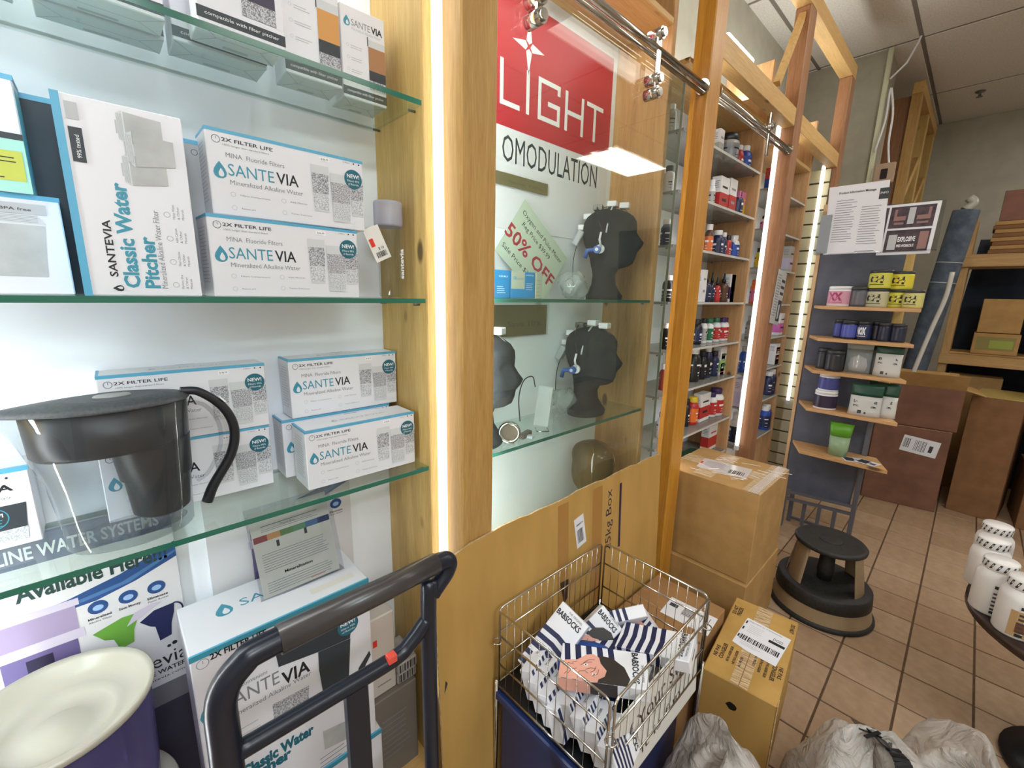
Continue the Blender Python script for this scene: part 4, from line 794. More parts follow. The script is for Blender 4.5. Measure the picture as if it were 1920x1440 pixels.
# ------------------------------------------------------------------ supplements
def C(c, r=.35):
    return mat('tint_%d_%d_%d' % c, c, r)
WHT, NAVY, DKB, RD, GRN, PUR, BLU, YEL, ORG, PNK, SIL, BRN, GRYC = (232, 230, 230), (34, 40, 78), (26, 24, 28), (190, 48, 44), (34, 110, 74), (64, 40, 96), (36, 80, 176), (228, 196, 40), (226, 112, 44), (214, 120, 168), (176, 176, 172), (92, 60, 44), (140, 142, 146)
def item(kind, label, loc, r, h, body, cap, lab, rz=0, grp=None, dep_=None, txt=None, wide=None):
    """bottle, jar, dropper or small carton; r = half width"""
    if kind == 'box':
        t = thing('supplement_box', label, 'box', loc, rz, grp); w_ = wide or r*2; d_ = dep_ or .05
        b = B(); b.M = Matrix.Translation((-w_/2, -d_/2, 0)); b.box(0, w_, 0, d_, 0, h, C(body), .001); obj('carton', b, t)
        b = B(); b.frame((-w_/2, -d_/2, 0), (1, 0, 0), (0, 0, 1)); b.rect(0, h*.12, w_, h*.42, C(lab), 1); b.rect(w_*.2, h*.68, w_*.6, h*.06, C(cap), 1); b.rect(w_*.25, h*.3, w_*.5, h*.08, C(cap), 2); obj('print', b, t)
        b = B(); b.frame((-w_/2, d_/2, 0), (0, -1, 0), (0, 0, 1)); b.rect(0, h*.12, d_, h*.42, C(lab), 1); b.lines(d_*.15, h*.85, d_*.7, 4, h*.06, GREYI, h*.02, 1); obj('side_print', b, t); return t
    t = thing('supplement_'+('jar' if kind == 'jar' else 'bottle'), label, 'jar' if kind == 'jar' else 'bottle', loc, rz, grp)
    n = 20
    if kind == 'jar': cr, ch, sh_ = r*.9, h*.2, h*.76; prof = [(r*.94, 0), (r, h*.03), (r, h*.72), (cr*.97, h*.78)]
    elif kind == 'dropper': cr, ch, sh_ = r*.42, h*.14, h*.66; prof = [(r*.94, 0), (r, h*.03), (r, h*.55), (r*.75, h*.62), (r*.4, h*.66)]
    else: cr, ch, sh_ = r*.68, h*.15, h*.8; prof = [(r*.94, 0), (r, h*.03), (r, h*.66), (r*.85, h*.75), (r*.6, h*.8), (r*.6, h*.84)]
    b = B(); b.lathe(prof, C(body), n); obj('body', b, t)
    b = B(); z = sh_+.001
    if kind == 'dropper': b.lathe([(cr, z), (cr, z+ch*.9), (cr*.6, z+ch), (cr*.55, h*.92), (cr*.35, h), (0, h)], C(cap), 14)
    else: b.lathe([(cr, z), (cr*1.02, z+.002), (cr*1.02, h-.003), (cr*.95, h), (0, h)], C(cap), n)
    obj('cap', b, t)
    b = B(); z0, z1 = h*.1, (h*.6 if kind != 'jar' else h*.66)
    if kind == 'dropper': z1 = h*.5
    b.lathe([(r*1.006, z0), (r*1.006, z1)], C(lab), n, cap=False); lb = obj('label', b, t)
    b = B(); inkc = WINK if sum(lab) < 420 else INK; R_ = r*1.012
    rr_ = random.random
    for zz, hh, sp in ((.36+.12*rr_(), .04+.05*rr_(), .5+.6*rr_()), (.26+.04*rr_(), .02, .4+.4*rr_()), (.15+.05*rr_(), .015, .3+.6*rr_())):      # curved print bars, four sides
        for k in range(4):
            a0 = k*PI/2-PI/4-sp*.5
            if zz*h > z1-hh*h: continue
            b.mesh([(R_*math.cos(a0+sp*i/4), R_*math.sin(a0+sp*i/4), zz*h+j*hh*h) for j in (0, 1) for i in range(5)], [(i, i+1, i+6, i+5) for i in range(4)], inkc)
    obj('label_print', b, t, fix=False); return t
ORD = ['top', 'second', 'third', 'fourth', 'fifth', 'sixth', 'seventh', 'bottom']
def pack(case_name, cx, wpx, hpx, z, X, kind, body, cap, lab, desc, tail, rz=0, k=1.0):
    Yv = solveY(cx, X, z); ya, yb = (1.745, 2.555) if 'third' in case_name else (2.83, 3.42)
    Yv = min(max(Yv, ya), yb); P = Vector((X, Yv, z+.0005)); d = dep(P); r = wpx*d/(2*FPX)*(1.28 if kind != 'box' else 1); h = hpx*d/FPX
    if kind == 'box':
        sn = abs(X)/math.hypot(X, Yv); return item('box', desc+tail, P, r, h, body, cap, lab, PI/2, case_name, .045, wide=max(.02, min(.12, 2*r/sn*.75)))
    return item(kind, desc+tail, P, r, h, body, cap, lab, rz, case_name)
XS = -.965
G3 = 'supplement bottles in the third case'
rows3 = [
 (0, [(1341, 10, 50, 'box', WHT, GRYC, SIL, 'narrow pale box'), (1361, 30, 52, 'jar', SIL, DKB, GRYC, 'squat silver jar with dark lid'), (1381, 14, 44, 'bottle', RD, WHT, RD, 'small red bottle'), (1394, 19, 48, 'bottle', BLU, WHT, BLU, 'bright blue bottle with white cap'), (1405, 8, 36, 'box', RD, WHT, PNK, 'slim red box')]),
 (1, [(1331, 10, 52, 'bottle', WHT, WHT, SIL, 'white bottle'), (1346, 20, 60, 'box', WHT, DKB, RD, 'tall white box with red band'), (1362, 16, 62, 'box', WHT, GRYC, RD, 'second tall white box with red band'), (1377, 19, 46, 'bottle', NAVY, DKB, NAVY, 'dark navy bottle'), (1400, 19, 46, 'box', PNK, YEL, YEL, 'pink box with yellow top')]),
 (2, [(1326, 12, 54, 'bottle', BRN, WHT, ORG, 'brown bottle with orange label'), (1342, 17, 46, 'bottle', NAVY, WHT, NAVY, 'navy bottle with white cap'), (1353, 10, 44, 'bottle', NAVY, WHT, NAVY, 'slimmer navy bottle'), (1361, 11, 40, 'bottle', RD, DKB, RD, 'red bottle with dark cap'), (1371, 10, 38, 'bottle', BLU, WHT, BLU, 'small blue bottle'), (1384, 15, 42, 'bottle', WHT, WHT, BLU, 'white-capped bottle with blue label')]),
 (3, [(1309, 10, 58, 'box', WHT, GRYC, WHT, 'pale upright box'), (1320, 16, 54, 'dropper', NAVY, DKB, NAVY, 'navy dropper bottle'), (1331, 10, 54, 'dropper', DKB, DKB, NAVY, 'black dropper bottle'), (1341, 11, 46, 'dropper', RD, DKB, RD, 'red-labelled dropper bottle'), (1353, 14, 52, 'dropper', BRN, DKB, BRN, 'brown dropper bottle'), (1363, 9, 50, 'box', GRYC, WHT, SIL, 'grey box'), (1374, 13, 50, 'box', WHT, PUR, PUR, 'white box with purple band')]),
 (4, [(1303, 16, 46, 'bottle', DKB, DKB, NAVY, 'black bottle'), (1316, 11, 46, 'bottle', WHT, DKB, SIL, 'white bottle with dark cap'), (1326, 13, 44, 'bottle', WHT, GRN, GRN, 'green-labelled bottle'), (1339, 13, 44, 'bottle', WHT, GRN, RD, 'green-capped bottle with red label'), (1351, 13, 42, 'bottle', WHT, PUR, RD, 'red and white bottle with purple cap'), (1364, 13, 42, 'bottle', WHT, PUR, RD, 'second purple-capped bottle')]),
 (5, [(1297, 18, 64, 'bottle', DKB, WHT, DKB, 'big glossy black bottle'), (1313, 13, 52, 'bottle', DKB, DKB, DKB, 'plain black bottle'), (1323, 12, 60, 'bottle', NAVY, WHT, DKB, 'black bottle with white cap'), (1335, 14, 46, 'bottle', NAVY, DKB, NAVY, 'navy bottle with dark cap'), (1345, 8, 40, 'box', PNK, WHT, PNK, 'pink box'), (1356, 16, 52, 'box', WHT, GRN, (150, 196, 130), 'white and leaf-green box')]),
 (6, [(1284, 10, 52, 'bottle', DKB, DKB, DKB, 'black bottle'), (1295, 17, 52, 'bottle', (180, 36, 40), YEL, ORG, 'red bottle with yellow cap'), (1312, 22, 52, 'box', WHT, DKB, RD, 'red and white box'), (1330, 16, 46, 'bottle', WHT, PUR, RD, 'purple-capped bottle with red label'), (1347, 22, 50, 'bottle', WHT, PUR, RD, 'big white bottle with purple cap')]),
 (7, [(1327, 24, 46, 'box', WHT, RD, RD, 'white box with red corner'), (1349, 8, 14, 'jar', (170, 190, 50), GRN, (170, 190, 50), 'small lime tin')]),
]
for si, row in rows3:
    for cx, wp, hp, kd, bo, ca, la, ds in row:
        pack(G3, cx, wp, hp, Z3[si], XS, kd, bo, ca, la, ds, ' on the %s shelf of the third case' % ORD[si], rz=-.9)
for k in range(6):
    y = solveY(1285+9*(k % 3), -.93, .62); boxt = thing('supplement_box', 'small dark green box on the lowest bottle shelf, %s of the %s row' % (('left', 'middle', 'right')[k % 3], ('lower front', 'upper rear')[k//3]), 'box', (-.93-.02*(k//3), y, .6205+.028*(k//3)), PI/2, 'dark green boxes on the lowest shelf')
    boxpart('carton', boxt, -.03, .03, -.02, .02, 0, .026, C((36, 74, 56)), .001)
# seen through the gap left of the golden post
rowsG = [(1250, 0, SIL, 'grey'), (1254, 1, WHT, 'white'), (1249, 2, NAVY, 'navy'), (1252, 3, DKB, 'black'), (1248, 4, DKB, 'black'), (1246, 5, (150, 60, 50), 'red'), (1242, 6, WHT, 'white')]
for cx, si, c, nm in rowsG: pack(G3, cx-2, 16, 48, Z3[si], -.955, 'bottle', c, DKB if c == WHT else WHT, c, nm+' bottle glimpsed left of the golden post', ', %s shelf' % ORD[si])
G4 = 'supplements in the fourth case'
for cx, wp, hp, kd, bo, ca, la, ds, si in [
   (1445, 14, 40, 'box', RD, WHT, BLU, 'red and blue box', 0), (1432, 12, 26, 'bottle', WHT, DKB, PNK, 'pale bottle with black cap', 1), (1421, 12, 36, 'bottle', (200, 206, 90), DKB, YEL, 'yellow-green bottle', 2), (1410, 10, 44, 'bottle', ORG, ORG, PNK, 'orange and pink bottle', 3), (1405, 14, 42, 'bottle', GRYC, SIL, SIL, 'grey bottle', 4), (1392, 13, 48, 'bottle', BLU, SIL, BLU, 'blue bottle', 5), (1385, 14, 52, 'box', (206, 196, 220), PUR, (190, 180, 214), 'pale lilac box', 6), (1376, 18, 60, 'bottle', WHT, WHT, NAVY, 'white-capped navy bottle', 7)]:
    pack(G4, cx, wp, hp, Z4[si], -.94, kd, bo, ca, la, ds, ' seen left of the third post, %s shelf' % ORD[si])
for cx, wp, hp, kd, bo, ca, la, ds, si in [
   (1480, 18, 46, 'box', SIL, PUR, (196, 190, 214), 'silver and lilac box', 2), (1461, 22, 40, 'box', WHT, PUR, (214, 110, 190), 'white and magenta box', 4), (1450, 10, 38, 'box', WHT, RD, WHT, 'white box with red mark', 5), (1459, 9, 32, 'box', BRN, WHT, BRN, 'brown box', 5), (1437, 14, 44, 'bottle', NAVY, WHT, NAVY, 'left navy tub with white cap', 6), (1448, 14, 46, 'bottle', NAVY, WHT, NAVY, 'right navy tub with white cap', 6), (1430, 14, 44, 'bottle', BLU, WHT, NAVY, 'left blue tub', 7), (1442, 14, 46, 'bottle', BLU, WHT, NAVY, 'right blue tub', 7)]:
    pack(G4, cx, wp, hp, Z4[si], -.93, kd, bo, ca, la, ds, ' right of the third post, %s shelf' % ORD[si])
# newspaper flyer taped on the post
q = onX(1455, 508, -.79)
t = thing('flyer', 'printed flyer taped to the third pine post', 'flyer', (-.795, 2.75, 1.36), PI/2)
b = B(); b.M = Matrix.Rotation(.12, 4, 'Y'); b.prism([(0, 0), (.16, 0), (.16, .003), (0, .003)], 0, .3, mat('flyer_paper', (190, 190, 188), .6)); obj('paper', b, t)
b = printer(0); b.M = Matrix.Rotation(.12, 4, 'Y') @ b.M; b.lines(.012, .27, .07, 16, .015, GREYI, .005); b.rect(.09, .02, .065, .12, PICD, 1); b.poly([(.105, .03), (.135, .04), (.13, .12), (.1, .11)], LGREY, 2)
for i in range(3): b.rect(.09, .17+.035*i, .06, .016, PICD, 1)
obj('print', b, t)

# ------------------------------------------------------------------ end-of-row slate panel with pine shelves
PYY = 3.25; SH = [1.459, 1.277, 1.087, .857, .585]
t = thing('shelf_display', 'slate-grey display panel with five pine shelves facing the aisle', 'shelf unit', (-.71, PYY, 0))
SLATE = texmat('slate_grey', (78, 80, 90), (90, 92, 102), nscale=12, rough=.7); EDG = mat('pale_edge', (180, 160, 140), .6); DG = mat('dark_grey_metal', (70, 72, 78), .5)
b = B(); b.prism([(0, .24), (.36, .24), (.4, 2.0), (0, 2.05)], -.012, .012, SLATE); b.bm.transform(Matrix.Rotation(PI/2, 4, 'X')); obj('panel', b, t)
boxpart('edge_strip', t, -.02, 0, -.02, .012, .24, 2.05, wood('strip_pine', (206, 170, 124), (180, 140, 96), 'z', False))
boxpart('side_post', t, .36, .43, .0, .03, .9, 2.0, PINE)
SP = wood('shelf_pine', (216, 170, 116), (186, 138, 88), 'x')
for z in SH:
    b = B(); b.prism([(.01, -.014), (.1, -.225), (.515, -.225), (.44, -.014)], z-.018, z, SP); obj('shelf', b, t)
FM = mat('frame_grey', (104, 104, 112), .5, .3)
for x, y in ((.03, -.08), (.385, -.02), (.05, .03), (.38, .04)):
    b = B(); b.box(x-.012, x+.012, y-.012, y+.012, 0, .26 if x < .3 else .9, FM, .002); obj('leg', b, t)
for (a, c, z) in (((.03, -.08), (.385, -.02), .25), ((.03, -.08), (.385, -.02), .2), ((.05, .03), (.38, .04), .03)):
    b = B(); b.tube([(a[0], a[1], z), (c[0], c[1], z)], .012, FM, 4); obj('crossbar', b, t)
for x in (.14, .22, .3): b = B(); b.box(x-.01, x+.01, -.05, -.03, .03, .2, FM, .002); obj('upright', b, t)
GP = 'tubs and pouches on the slate shelf unit'
def pan(cx, wpx, hpx, si, Y, kind, body, cap, lab, desc, tail, z=None, rz=-.25, grp=GP):
    zz = (SH[si] if z is None else z)+.0005; X = solveX(cx, Y, zz); P = Vector((X, Y, zz)); d = dep(P)
    return item(kind, desc+tail, P, wpx*d/(2*FPX)*.94, hpx*d/FPX, body, cap, lab, rz, grp, .05)
def paneltub(cx, wpx, hpx, si, Y, base_c, lab_c, desc, z=None, txt=None, tc=INK):
    zz = (SH[si] if z is None else z)+.0005; X = solveX(cx, Y, zz); P = Vector((X, Y, zz)); d = dep(P); r = wpx*d/(2*FPX)*.94; h = hpx*d/FPX
    t = thing('supplement_tub', desc, 'tub', P, -.25, GP)
    b = B(); b.lathe([(r*.96, 0), (r, .003), (r, h*.8), (r*.94, h*.84)], C(base_c), 24); obj('body', b, t)
    b = B(); b.lathe([(r*.97, h*.84), (r*.98, h*.98), (r*.9, h), (0, h)], C((60, 60, 62) if sum(base_c) < 600 and base_c != WHT else WHT), 24); obj('lid', b, t)
    b = B(); b.lathe([(r*1.006, h*.1), (r*1.006, h*.76)], C(lab_c), 24, cap=False); obj('label', b, t)
    if txt:
        b = B(); vs, fs, x0, x1 = glyphs(txt, .06); R_ = r*1.016; sp = 1.25
        b.mesh([(R_*math.sin(((v.x-x0)/(x1-x0)-.5)*sp), -R_*math.cos(((v.x-x0)/(x1-x0)-.5)*sp), h*.3+v.y/.69*h*.36) for v in vs], fs, tc)
        b.mesh([(R_*math.sin((i/6-.5)*1.3), -R_*math.cos((i/6-.5)*1.3), h*(.18+.035*j)) for j in (0, 1) for i in range(7)], [(i, i+1, i+8, i+7) for i in range(6)], tc); obj('lettering', b, t, fix=False)
    return t, h
YL = (210, 206, 74)
paneltub(1572, 40, 36, 0, 3.13, WHT, (206, 150, 170), 'white tub with pink swirl label on the top slate shelf', txt='XX', tc=C((170, 50, 96)))
paneltub(1608, 32, 36, 0, 3.13, (84, 84, 92), (104, 104, 112), 'dull grey tub on the top slate shelf')
_, h1 = paneltub(1642, 38, 34, 0, 3.13, (196, 190, 160), (190, 186, 150), 'lower left pale cream-yellow tub on the top slate shelf', txt='C4')
_, h2 = paneltub(1683, 38, 33, 0, 3.14, YL, YL, 'lower middle bright yellow tub on the top slate shelf', txt='C4')
paneltub(1709, 32, 33, 0, 3.09, (200, 190, 120), (206, 198, 120), 'lower right yellow-cream tub at the front of the top slate shelf', txt='C4')
paneltub(1649, 38, 33, 0, 3.13, YL, (214, 208, 90), 'left yellow tub of the upper pair on the top slate shelf', z=SH[0]+h1+.001, txt='C4')
paneltub(1688, 36, 33, 0, 3.14, YL, (222, 204, 60), 'right yellow tub of the upper pair on the top slate shelf', z=SH[0]+h2+.001, txt='C4')
for cx, w_, nm, lc, tx in ((1571, 18, 'leftmost blue-labelled jar', (70, 80, 160), None), (1590, 26, 'second blue-labelled jar', (82, 90, 176), None), (1617, 24, 'dark jar with white capital letters, third', (44, 50, 92), 'NOX'), (1641, 20, 'dark jar with pale label, fourth', (60, 54, 62), None), (1655, 22, 'dark jar with yellow dot, fifth', (40, 44, 62), None), (1681, 24, 'rightmost dark jar with white sticker', (38, 42, 62), None)):
    paneltub(cx, w_, 34, 1, 3.12 if w_ > 20 else 3.16, (38, 40, 58), lc, nm+' on the second slate shelf', txt=tx, tc=WINK)
paneltub(1541, 22, 38, 2, 3.15, (44, 44, 48), (48, 48, 52), 'left matte black tub on the third slate shelf')
paneltub(1562, 30, 38, 2, 3.1, (44, 44, 48), (46, 46, 50), 'right matte black tub on the third slate shelf')
_, h3 = paneltub(1545, 38, 34, 3, 3.1, WHT, (52, 40, 64), 'lower white tub of the stacked pair on the fourth slate shelf')
paneltub(1552, 34, 33, 3, 3.1, WHT, (70, 74, 140), 'upper white tub of the stacked pair on the fourth slate shelf', z=SH[3]+h3+.001)
def pouch(label, cx, wpx, hpx, z, Y, c1, c2, split, txt, rz=0, clear=False):
    X = solveX(cx, Y, z); P = Vector((X, Y, z+.001)); d = dep(P); w_ = wpx*d/FPX; h = hpx*d/FPX
    t = thing('supplement_pouch', label, 'pouch', P, rz, GP)
    def P2(b, za, zb, m, s=1.0):
        secs = []
        for k in range(5):
            f = za+(zb-za)*k/4; th = .024*(1-f)**.6*s+.0015; pts = [(w_/2*math.cos(a)*(1-.04*math.sin(f*PI)), th*math.sin(a)) for a in [2*PI*i/20 for i in range(20)]]
            secs.append((pts, h*f))
        loft(b, secs, m)
    b = B(); P2(b, 0, split, C(c1) if not clear else FILM); obj('pouch_body', b, t)
    b = B(); P2(b, split, 1, C(c2)); obj('pouch_top', b, t)
    if clear: b = B(); b.M = Matrix.Translation((0, 0, h*.06)); b.lathe([(0, 0), (w_*.3, 0), (w_*.36, h*.2), (w_*.3, h*.45), (0, h*.55)], C((214, 206, 208)), 18, sy=.3); obj('powder', b, t)
    b = B(); b.frame((-w_/2, -.0262, 0), (1, 0, 0), (0, 0, 1)); b.M = b.M @ Matrix.Rotation(-.14, 4, 'X')
    if txt:
        for i, s_ in enumerate(txt): b.text(s_, w_*.15, h*(split-.2-i*.13), w_*.7, h*.075/(1+.5*i), INK, .03, 2)
        b.rect(w_*.3, h*.08, w_*.12, h*.1, PICD, 2); b.rect(w_*.5, h*.08, w_*.06, h*.06, PICD, 2)
        obj('lettering', b, t)
    return t
pouch('clear pouch of white powder on the third slate shelf', 1605, 40, 54, SH[2], 3.12, WHT, (150, 160, 152), .82, None, 0, True)
pouch('grey-green pouch half-hidden on the third slate shelf', 1640, 26, 52, SH[2], 3.16, (120, 124, 122), (44, 84, 64), .85, None)
pouch('green and white BCAA pouch on the third slate shelf', 1660, 40, 56, SH[2], 3.1, (206, 204, 200), (30, 70, 52), .76, ('BCAA', 'POWDER'))
pouch('green and white L-Glutamine pouch in front on the fourth slate shelf', 1618, 48, 60, SH[3], 3.07, (206, 204, 200), (28, 74, 54), .62, ('L-GLUTAMINE', 'POWDER'), .1)
pouch('second green and white pouch leaning on the fourth slate shelf', 1648, 46, 64, SH[3], 3.12, (206, 204, 200), (26, 72, 52), .62, ('GLUTAMINE', 'POWDER'), -.1)
X = solveX(1569, 3.1, SH[4]); t = thing('scoop_bag', 'green-topped translucent bag standing on the lowest slate shelf', 'bag', (X, 3.1, SH[4]+.001), .1)
b = B(); loft(b, [([(.045*math.cos(a), .028*math.sin(a)) for a in [2*PI*i/16 for i in range(16)]], 0), ([(.05*math.cos(a), .03*math.sin(a)) for a in [2*PI*i/16 for i in range(16)]], .12)], C((150, 176, 138))); obj('bag_body', b, t)
b = B(); loft(b, [([(.05*math.cos(a), .03*math.sin(a)) for a in [2*PI*i/16 for i in range(16)]], .121), ([(.058*math.cos(a), .012*math.sin(a)) for a in [2*PI*i/16 for i in range(16)]], .2)], C((104, 170, 48))); obj('bag_top', b, t)
for k, (cx, rz) in enumerate(((1598, .5), (1625, -.3))):
    X = solveX(cx, 3.07, SH[4]); t = thing('photo_leaflet', ('left' if k == 0 else 'right')+' black and white leaflet lying on the lowest slate shelf', 'leaflet', (X, 3.085-.0*k, SH[4]+.001+.0022*k), rz)
    b = B(); b.box(-.05, .05, -.04, .04, 0, .0015, WHITE); obj('paper', b, t); b = B(); b.M = Matrix.Translation((0, 0, .0015)); b.rect(-.042, -.032, .05, .064, PICD, 1); b.rect(.014, -.02, .028, .03, C((96, 80, 120)), 1); obj('print', b, t)
# acrylic leaflet holder with two sheets
Yh = 3.04
def quadpts(c, Y): return [onY(x, y, Y) for x, y in c]
t = thing('leaflet_holder', 'clear acrylic leaflet holder fixed above the slate shelves', 'holder', tuple(onY(1530, 478, Yh)))
b = B(); b.box(-.0, .50, .004, .007, 0, .235, ACR); b.box(0, .5, -.05, .007, -.004, 0, ACR); b.box(-.003, 0, -.05, .007, 0, .235, ACR); obj('tray', b, t)
b = B(); b.box(.004, .055, -.03, -.0, .004, .21, mat('grey_folder', (150, 156, 162), .5), .002); obj('folder', b, t)
q = quadpts([(1556, 352), (1666, 350), (1640, 479), (1543, 478)], Yh-.02); O = q[3]
t = thing('instruction_sheet', 'white printed instruction sheet in the leaflet holder', 'sheet', tuple(O)); w_ = (q[1]-q[0]).length; h_ = q[0].z-q[3].z; sl = (q[0].x-q[3].x)/h_
b = B(); b.prism([(0, 0), (w_, 0), (w_+sl*h_, h_), (sl*h_, h_)], 0, .002, WHITE); b.bm.transform(Matrix.Rotation(PI/2, 4, 'X')); obj('paper', b, t)
b = printer(0); b.M = Matrix.Translation((0, -.0025, 0)) @ b.M
b.text('Product Information Message', w_*.12, h_*.88, w_*.62, h_*.03, INK, .02, 1)
for i in range(18): b.rect(w_*.1, h_*(.78-.035*i), w_*(.36-.1*random.random()), h_*.008, GREYI, 1); b.rect(w_*.55, h_*(.66-.035*i) if i < 16 else .01, w_*(.36-.1*random.random()), h_*.008, GREYI, 1)
b.rect(w_*.8, h_*.75, w_*.16, h_*.15, PICD, 1); b.text('INFO', w_*.82, h_*.82, w_*.12, h_*.03, WINK, 0, 2); obj('print', b, t)
q = quadpts([(1662, 386), (1764, 387), (1748, 480), (1642, 479)], Yh-.012); O = q[3]
t = thing('photo_sheet', 'dark printed photo sheet with two muscular fitness pictures', 'sheet', tuple(O)); w_ = (q[1]-q[0]).length; h_ = q[0].z-q[3].z; sl = (q[0].x-q[3].x)/h_
b = B(); b.prism([(0, 0), (w_, 0), (w_+sl*h_, h_), (sl*h_, h_)], 0, .002, WHITE); b.bm.transform(Matrix.Rotation(PI/2, 4, 'X')); obj('paper', b, t)
b = printer(0); b.M = Matrix.Translation((0, -.0025, 0)) @ b.M; DP = texmat('dark_photo', (52, 42, 52), (84, 66, 74), nscale=40); SK = mat('muted_skin_print', (150, 112, 106), .5)
def SQ(x0, y0, x1, y1, m, l): b.poly([(w_*x0+sl*h_*y0, h_*y0), (w_*x1+sl*h_*y0, h_*y0), (w_*x1+sl*h_*y1, h_*y1), (w_*x0+sl*h_*y1, h_*y1)], m, l)
SQ(.12, .53, .93, .95, DP, 1); SQ(.12, .05, .93, .49, DP, 1); SQ(0.0, .05, .08, .95, DP, 1)
for x0, x1 in ((.2, .42), (.62, .86)): SQ(x0, .68, x1, .76, SK, 2); SQ(x0 if x0 < .5 else x1-.05, .76, x0+.05 if x0 < .5 else x1, .9, SK, 2); SQ(x0+.02, .6, x1-.02, .64, SK, 2)
SQ(.46, .6, .58, .92, LGREY, 2); SQ(.18, .1, .34, .4, LGREY, 2); SQ(.74, .1, .9, .44, SK, 2)
b.text('EXPLOSIVE', w_*.36+sl*h_*.25, h_*.26, w_*.32, h_*.09, WINK, .03, 3); b.text('PRE-WORKOUT', w_*.36+sl*h_*.15, h_*.15, w_*.32, h_*.05, WINK, .02, 3); obj('print', b, t)
# cables down the pier
t = thing('hanging_cable', 'white cable looped down beside the grey pier', 'cable', (0, 0, 0))
b = B(); b.tube([tuple(onY(x, y, 4.4)) for x, y in ((1757, 2), (1735, 50), (1722, 80), (1700, 118), (1669, 148))], .007, WHITE, 6); obj('strand', b, t)
b = B(); b.tube(bezier([tuple(onY(x, y, 4.4)) for x, y in ((1640, 285), (1660, 225), (1668, 175), (1672, 168), (1674, 215), (1666, 270), (1668, 330))], 5), .007, WHITE, 6); obj('loop', b, t)
t = thing('electrical_box', 'small beige electrical box on the pier above the leaflets', 'electrical box', tuple(onY(1655, 345, 4.41)))
b = B(); b.box(-.06, .06, -.03, .0, 0, .14, C((176, 150, 128)), .004); obj('housing', b, t); b = B(); b.box(-.02, .02, -.035, -.03, .03, .1, BLACKP, .002); obj('socket', b, t)

# ------------------------------------------------------------------ back corner: rolls, tarpaulin, rack, cartons
DEN = texmat('blue_grey_cloth', (64, 74, 88), (88, 98, 110), nscale=18, rough=.9)
t = thing('fabric_roll', 'tall blue-grey fabric roll leaning behind the slate shelf unit', 'fabric roll', tuple(onY(1700, 690, 4.74)))
pa, pb = onY(1712, 700, 4.74), onY(1812, 395, 4.74); O = onY(1700, 690, 4.74); pa -= O; pb -= O; dz = (pa-pb)*.55
b = B(); b.tube([pb, (pa+pb)/2, pa, pa+dz], .075, DEN, 20); obj('roll', b, t)
for f in (.3, .42): c = pb+(pa-pb)*f; b = B(); b.tube([c-(pa-pb).normalized()*.003, c+(pa-pb).normalized()*.003], .0765, LGREY, 20); obj('band', b, t)
b = B(); b.tube(bezier([pb+Vector((-.01, -.02, .0)), pb+Vector((.03, 0, .05)), pb+Vector((0, 0, .09))], 4), .03, C((170, 166, 156)), 8); obj('plastic_end', b, t)
t = thing('white_tube', 'thin bent white tube leaning in front of the dark tarpaulin', 'tube', tuple(onY(1715, 692, 4.4)))
O = onY(1715, 692, 4.4); b = B(); b.tube(bezier([onY(1786, 510, 4.4)-O, onY(1772, 560, 4.4)-O, onY(1745, 620, 4.4)-O, Vector((0, 0, 0)), onY(1690, 752, 4.4)-O], 5), .014, C((212, 208, 200)), 8); obj('tube', b, t)
TARP = texmat('dark_tarpaulin', (26, 34, 50), (40, 48, 64), nscale=6, rough=.8, bump=.6)
t = thing('tarpaulin', 'dark navy tarpaulin hanging behind the pine rack', 'tarpaulin', (-.18, 5.3, 0))
b = B(); n = 24; vs = []
for i in range(n+1):
    for z in (0, 1.1, 2.0, 2.35 if i > 5 else 2.0): x = i/n*1.9; vs.append((x+(.12*(z/2.3)), .03*math.sin(i*1.3)+.02*math.sin(i*2.9), z))
b.mesh(vs, [(i*4+k, (i+1)*4+k, (i+1)*4+k+1, i*4+k+1) for i in range(n) for k in range(3)], TARP, True); obj('cloth', b, t)
YR = 4.88
RP_ = wood('rack_pine', (198, 160, 104), (168, 128, 76), 'z', False); RPX = wood('rack_pine_across', (198, 160, 104), (168, 128, 76), 'x', False)
t = thing('timber_rack', 'rough pine storage rack stacked with cardboard at the far right', 'rack', (-.125, YR, 0))
for x in (0, 1.15):
    for y in (0, .3): boxpart('post', t, x-.025, x+.025, y-.02, y+.02, 0, 2.12 if x < 1 else 2.2, RP_)
for z in (1.06, 1.8):
    for y in (-.02, .3): boxpart('shelf_rail', t, -.03, 1.2, y-.022, y+.022, z-.04, z+.04, RPX)
    boxpart('shelf_board', t, -.02, 1.18, .0, .3, z+.041, z+.055, RPX)
def cbox(name, label, P, w_, d_, h_, m, rz=0, grp=None, flaps=False, tape=False, cat='box', top=None):
    t = thing(name, label, cat, P, rz, grp); b = B(); b.box(0, w_, 0, d_, 0, h_, m, .003); o = obj('carton', b, t)
    if not flaps:
        b = B(); b.box(.002, w_-.002, d_/2-.001, d_/2+.001, h_-.0005, h_+.0006, CARDIN); obj('flap_seam', b, t)
    return t
z = 1.856
for k in range(8): cbox('flat_carton', 'folded flat carton, %s from the bottom of the rack-top stack' % ('first second third fourth fifth sixth seventh eighth'.split()[k]), (-.02+.006*(k % 3), YR+.0, z), .9, .27, .027, CARD if k % 2 else CARDD, 0, 'flat cartons on the rack'); z += .0285
cbox('carton', 'wide reddish-brown carton topping the flat stack on the rack', (.0, YR+.01, z), .9, .27, .21, texmat('red_brown_card', (124, 84, 68), (140, 96, 78), nscale=9, rough=.7), 0, 'brown cartons on the rack')
cbox('carton', 'thin dark carton highest on the rack', (.14, YR+.03, z+.212), .7, .24, .1, CARDD, .02, 'brown cartons on the rack')
RZ = 1.116
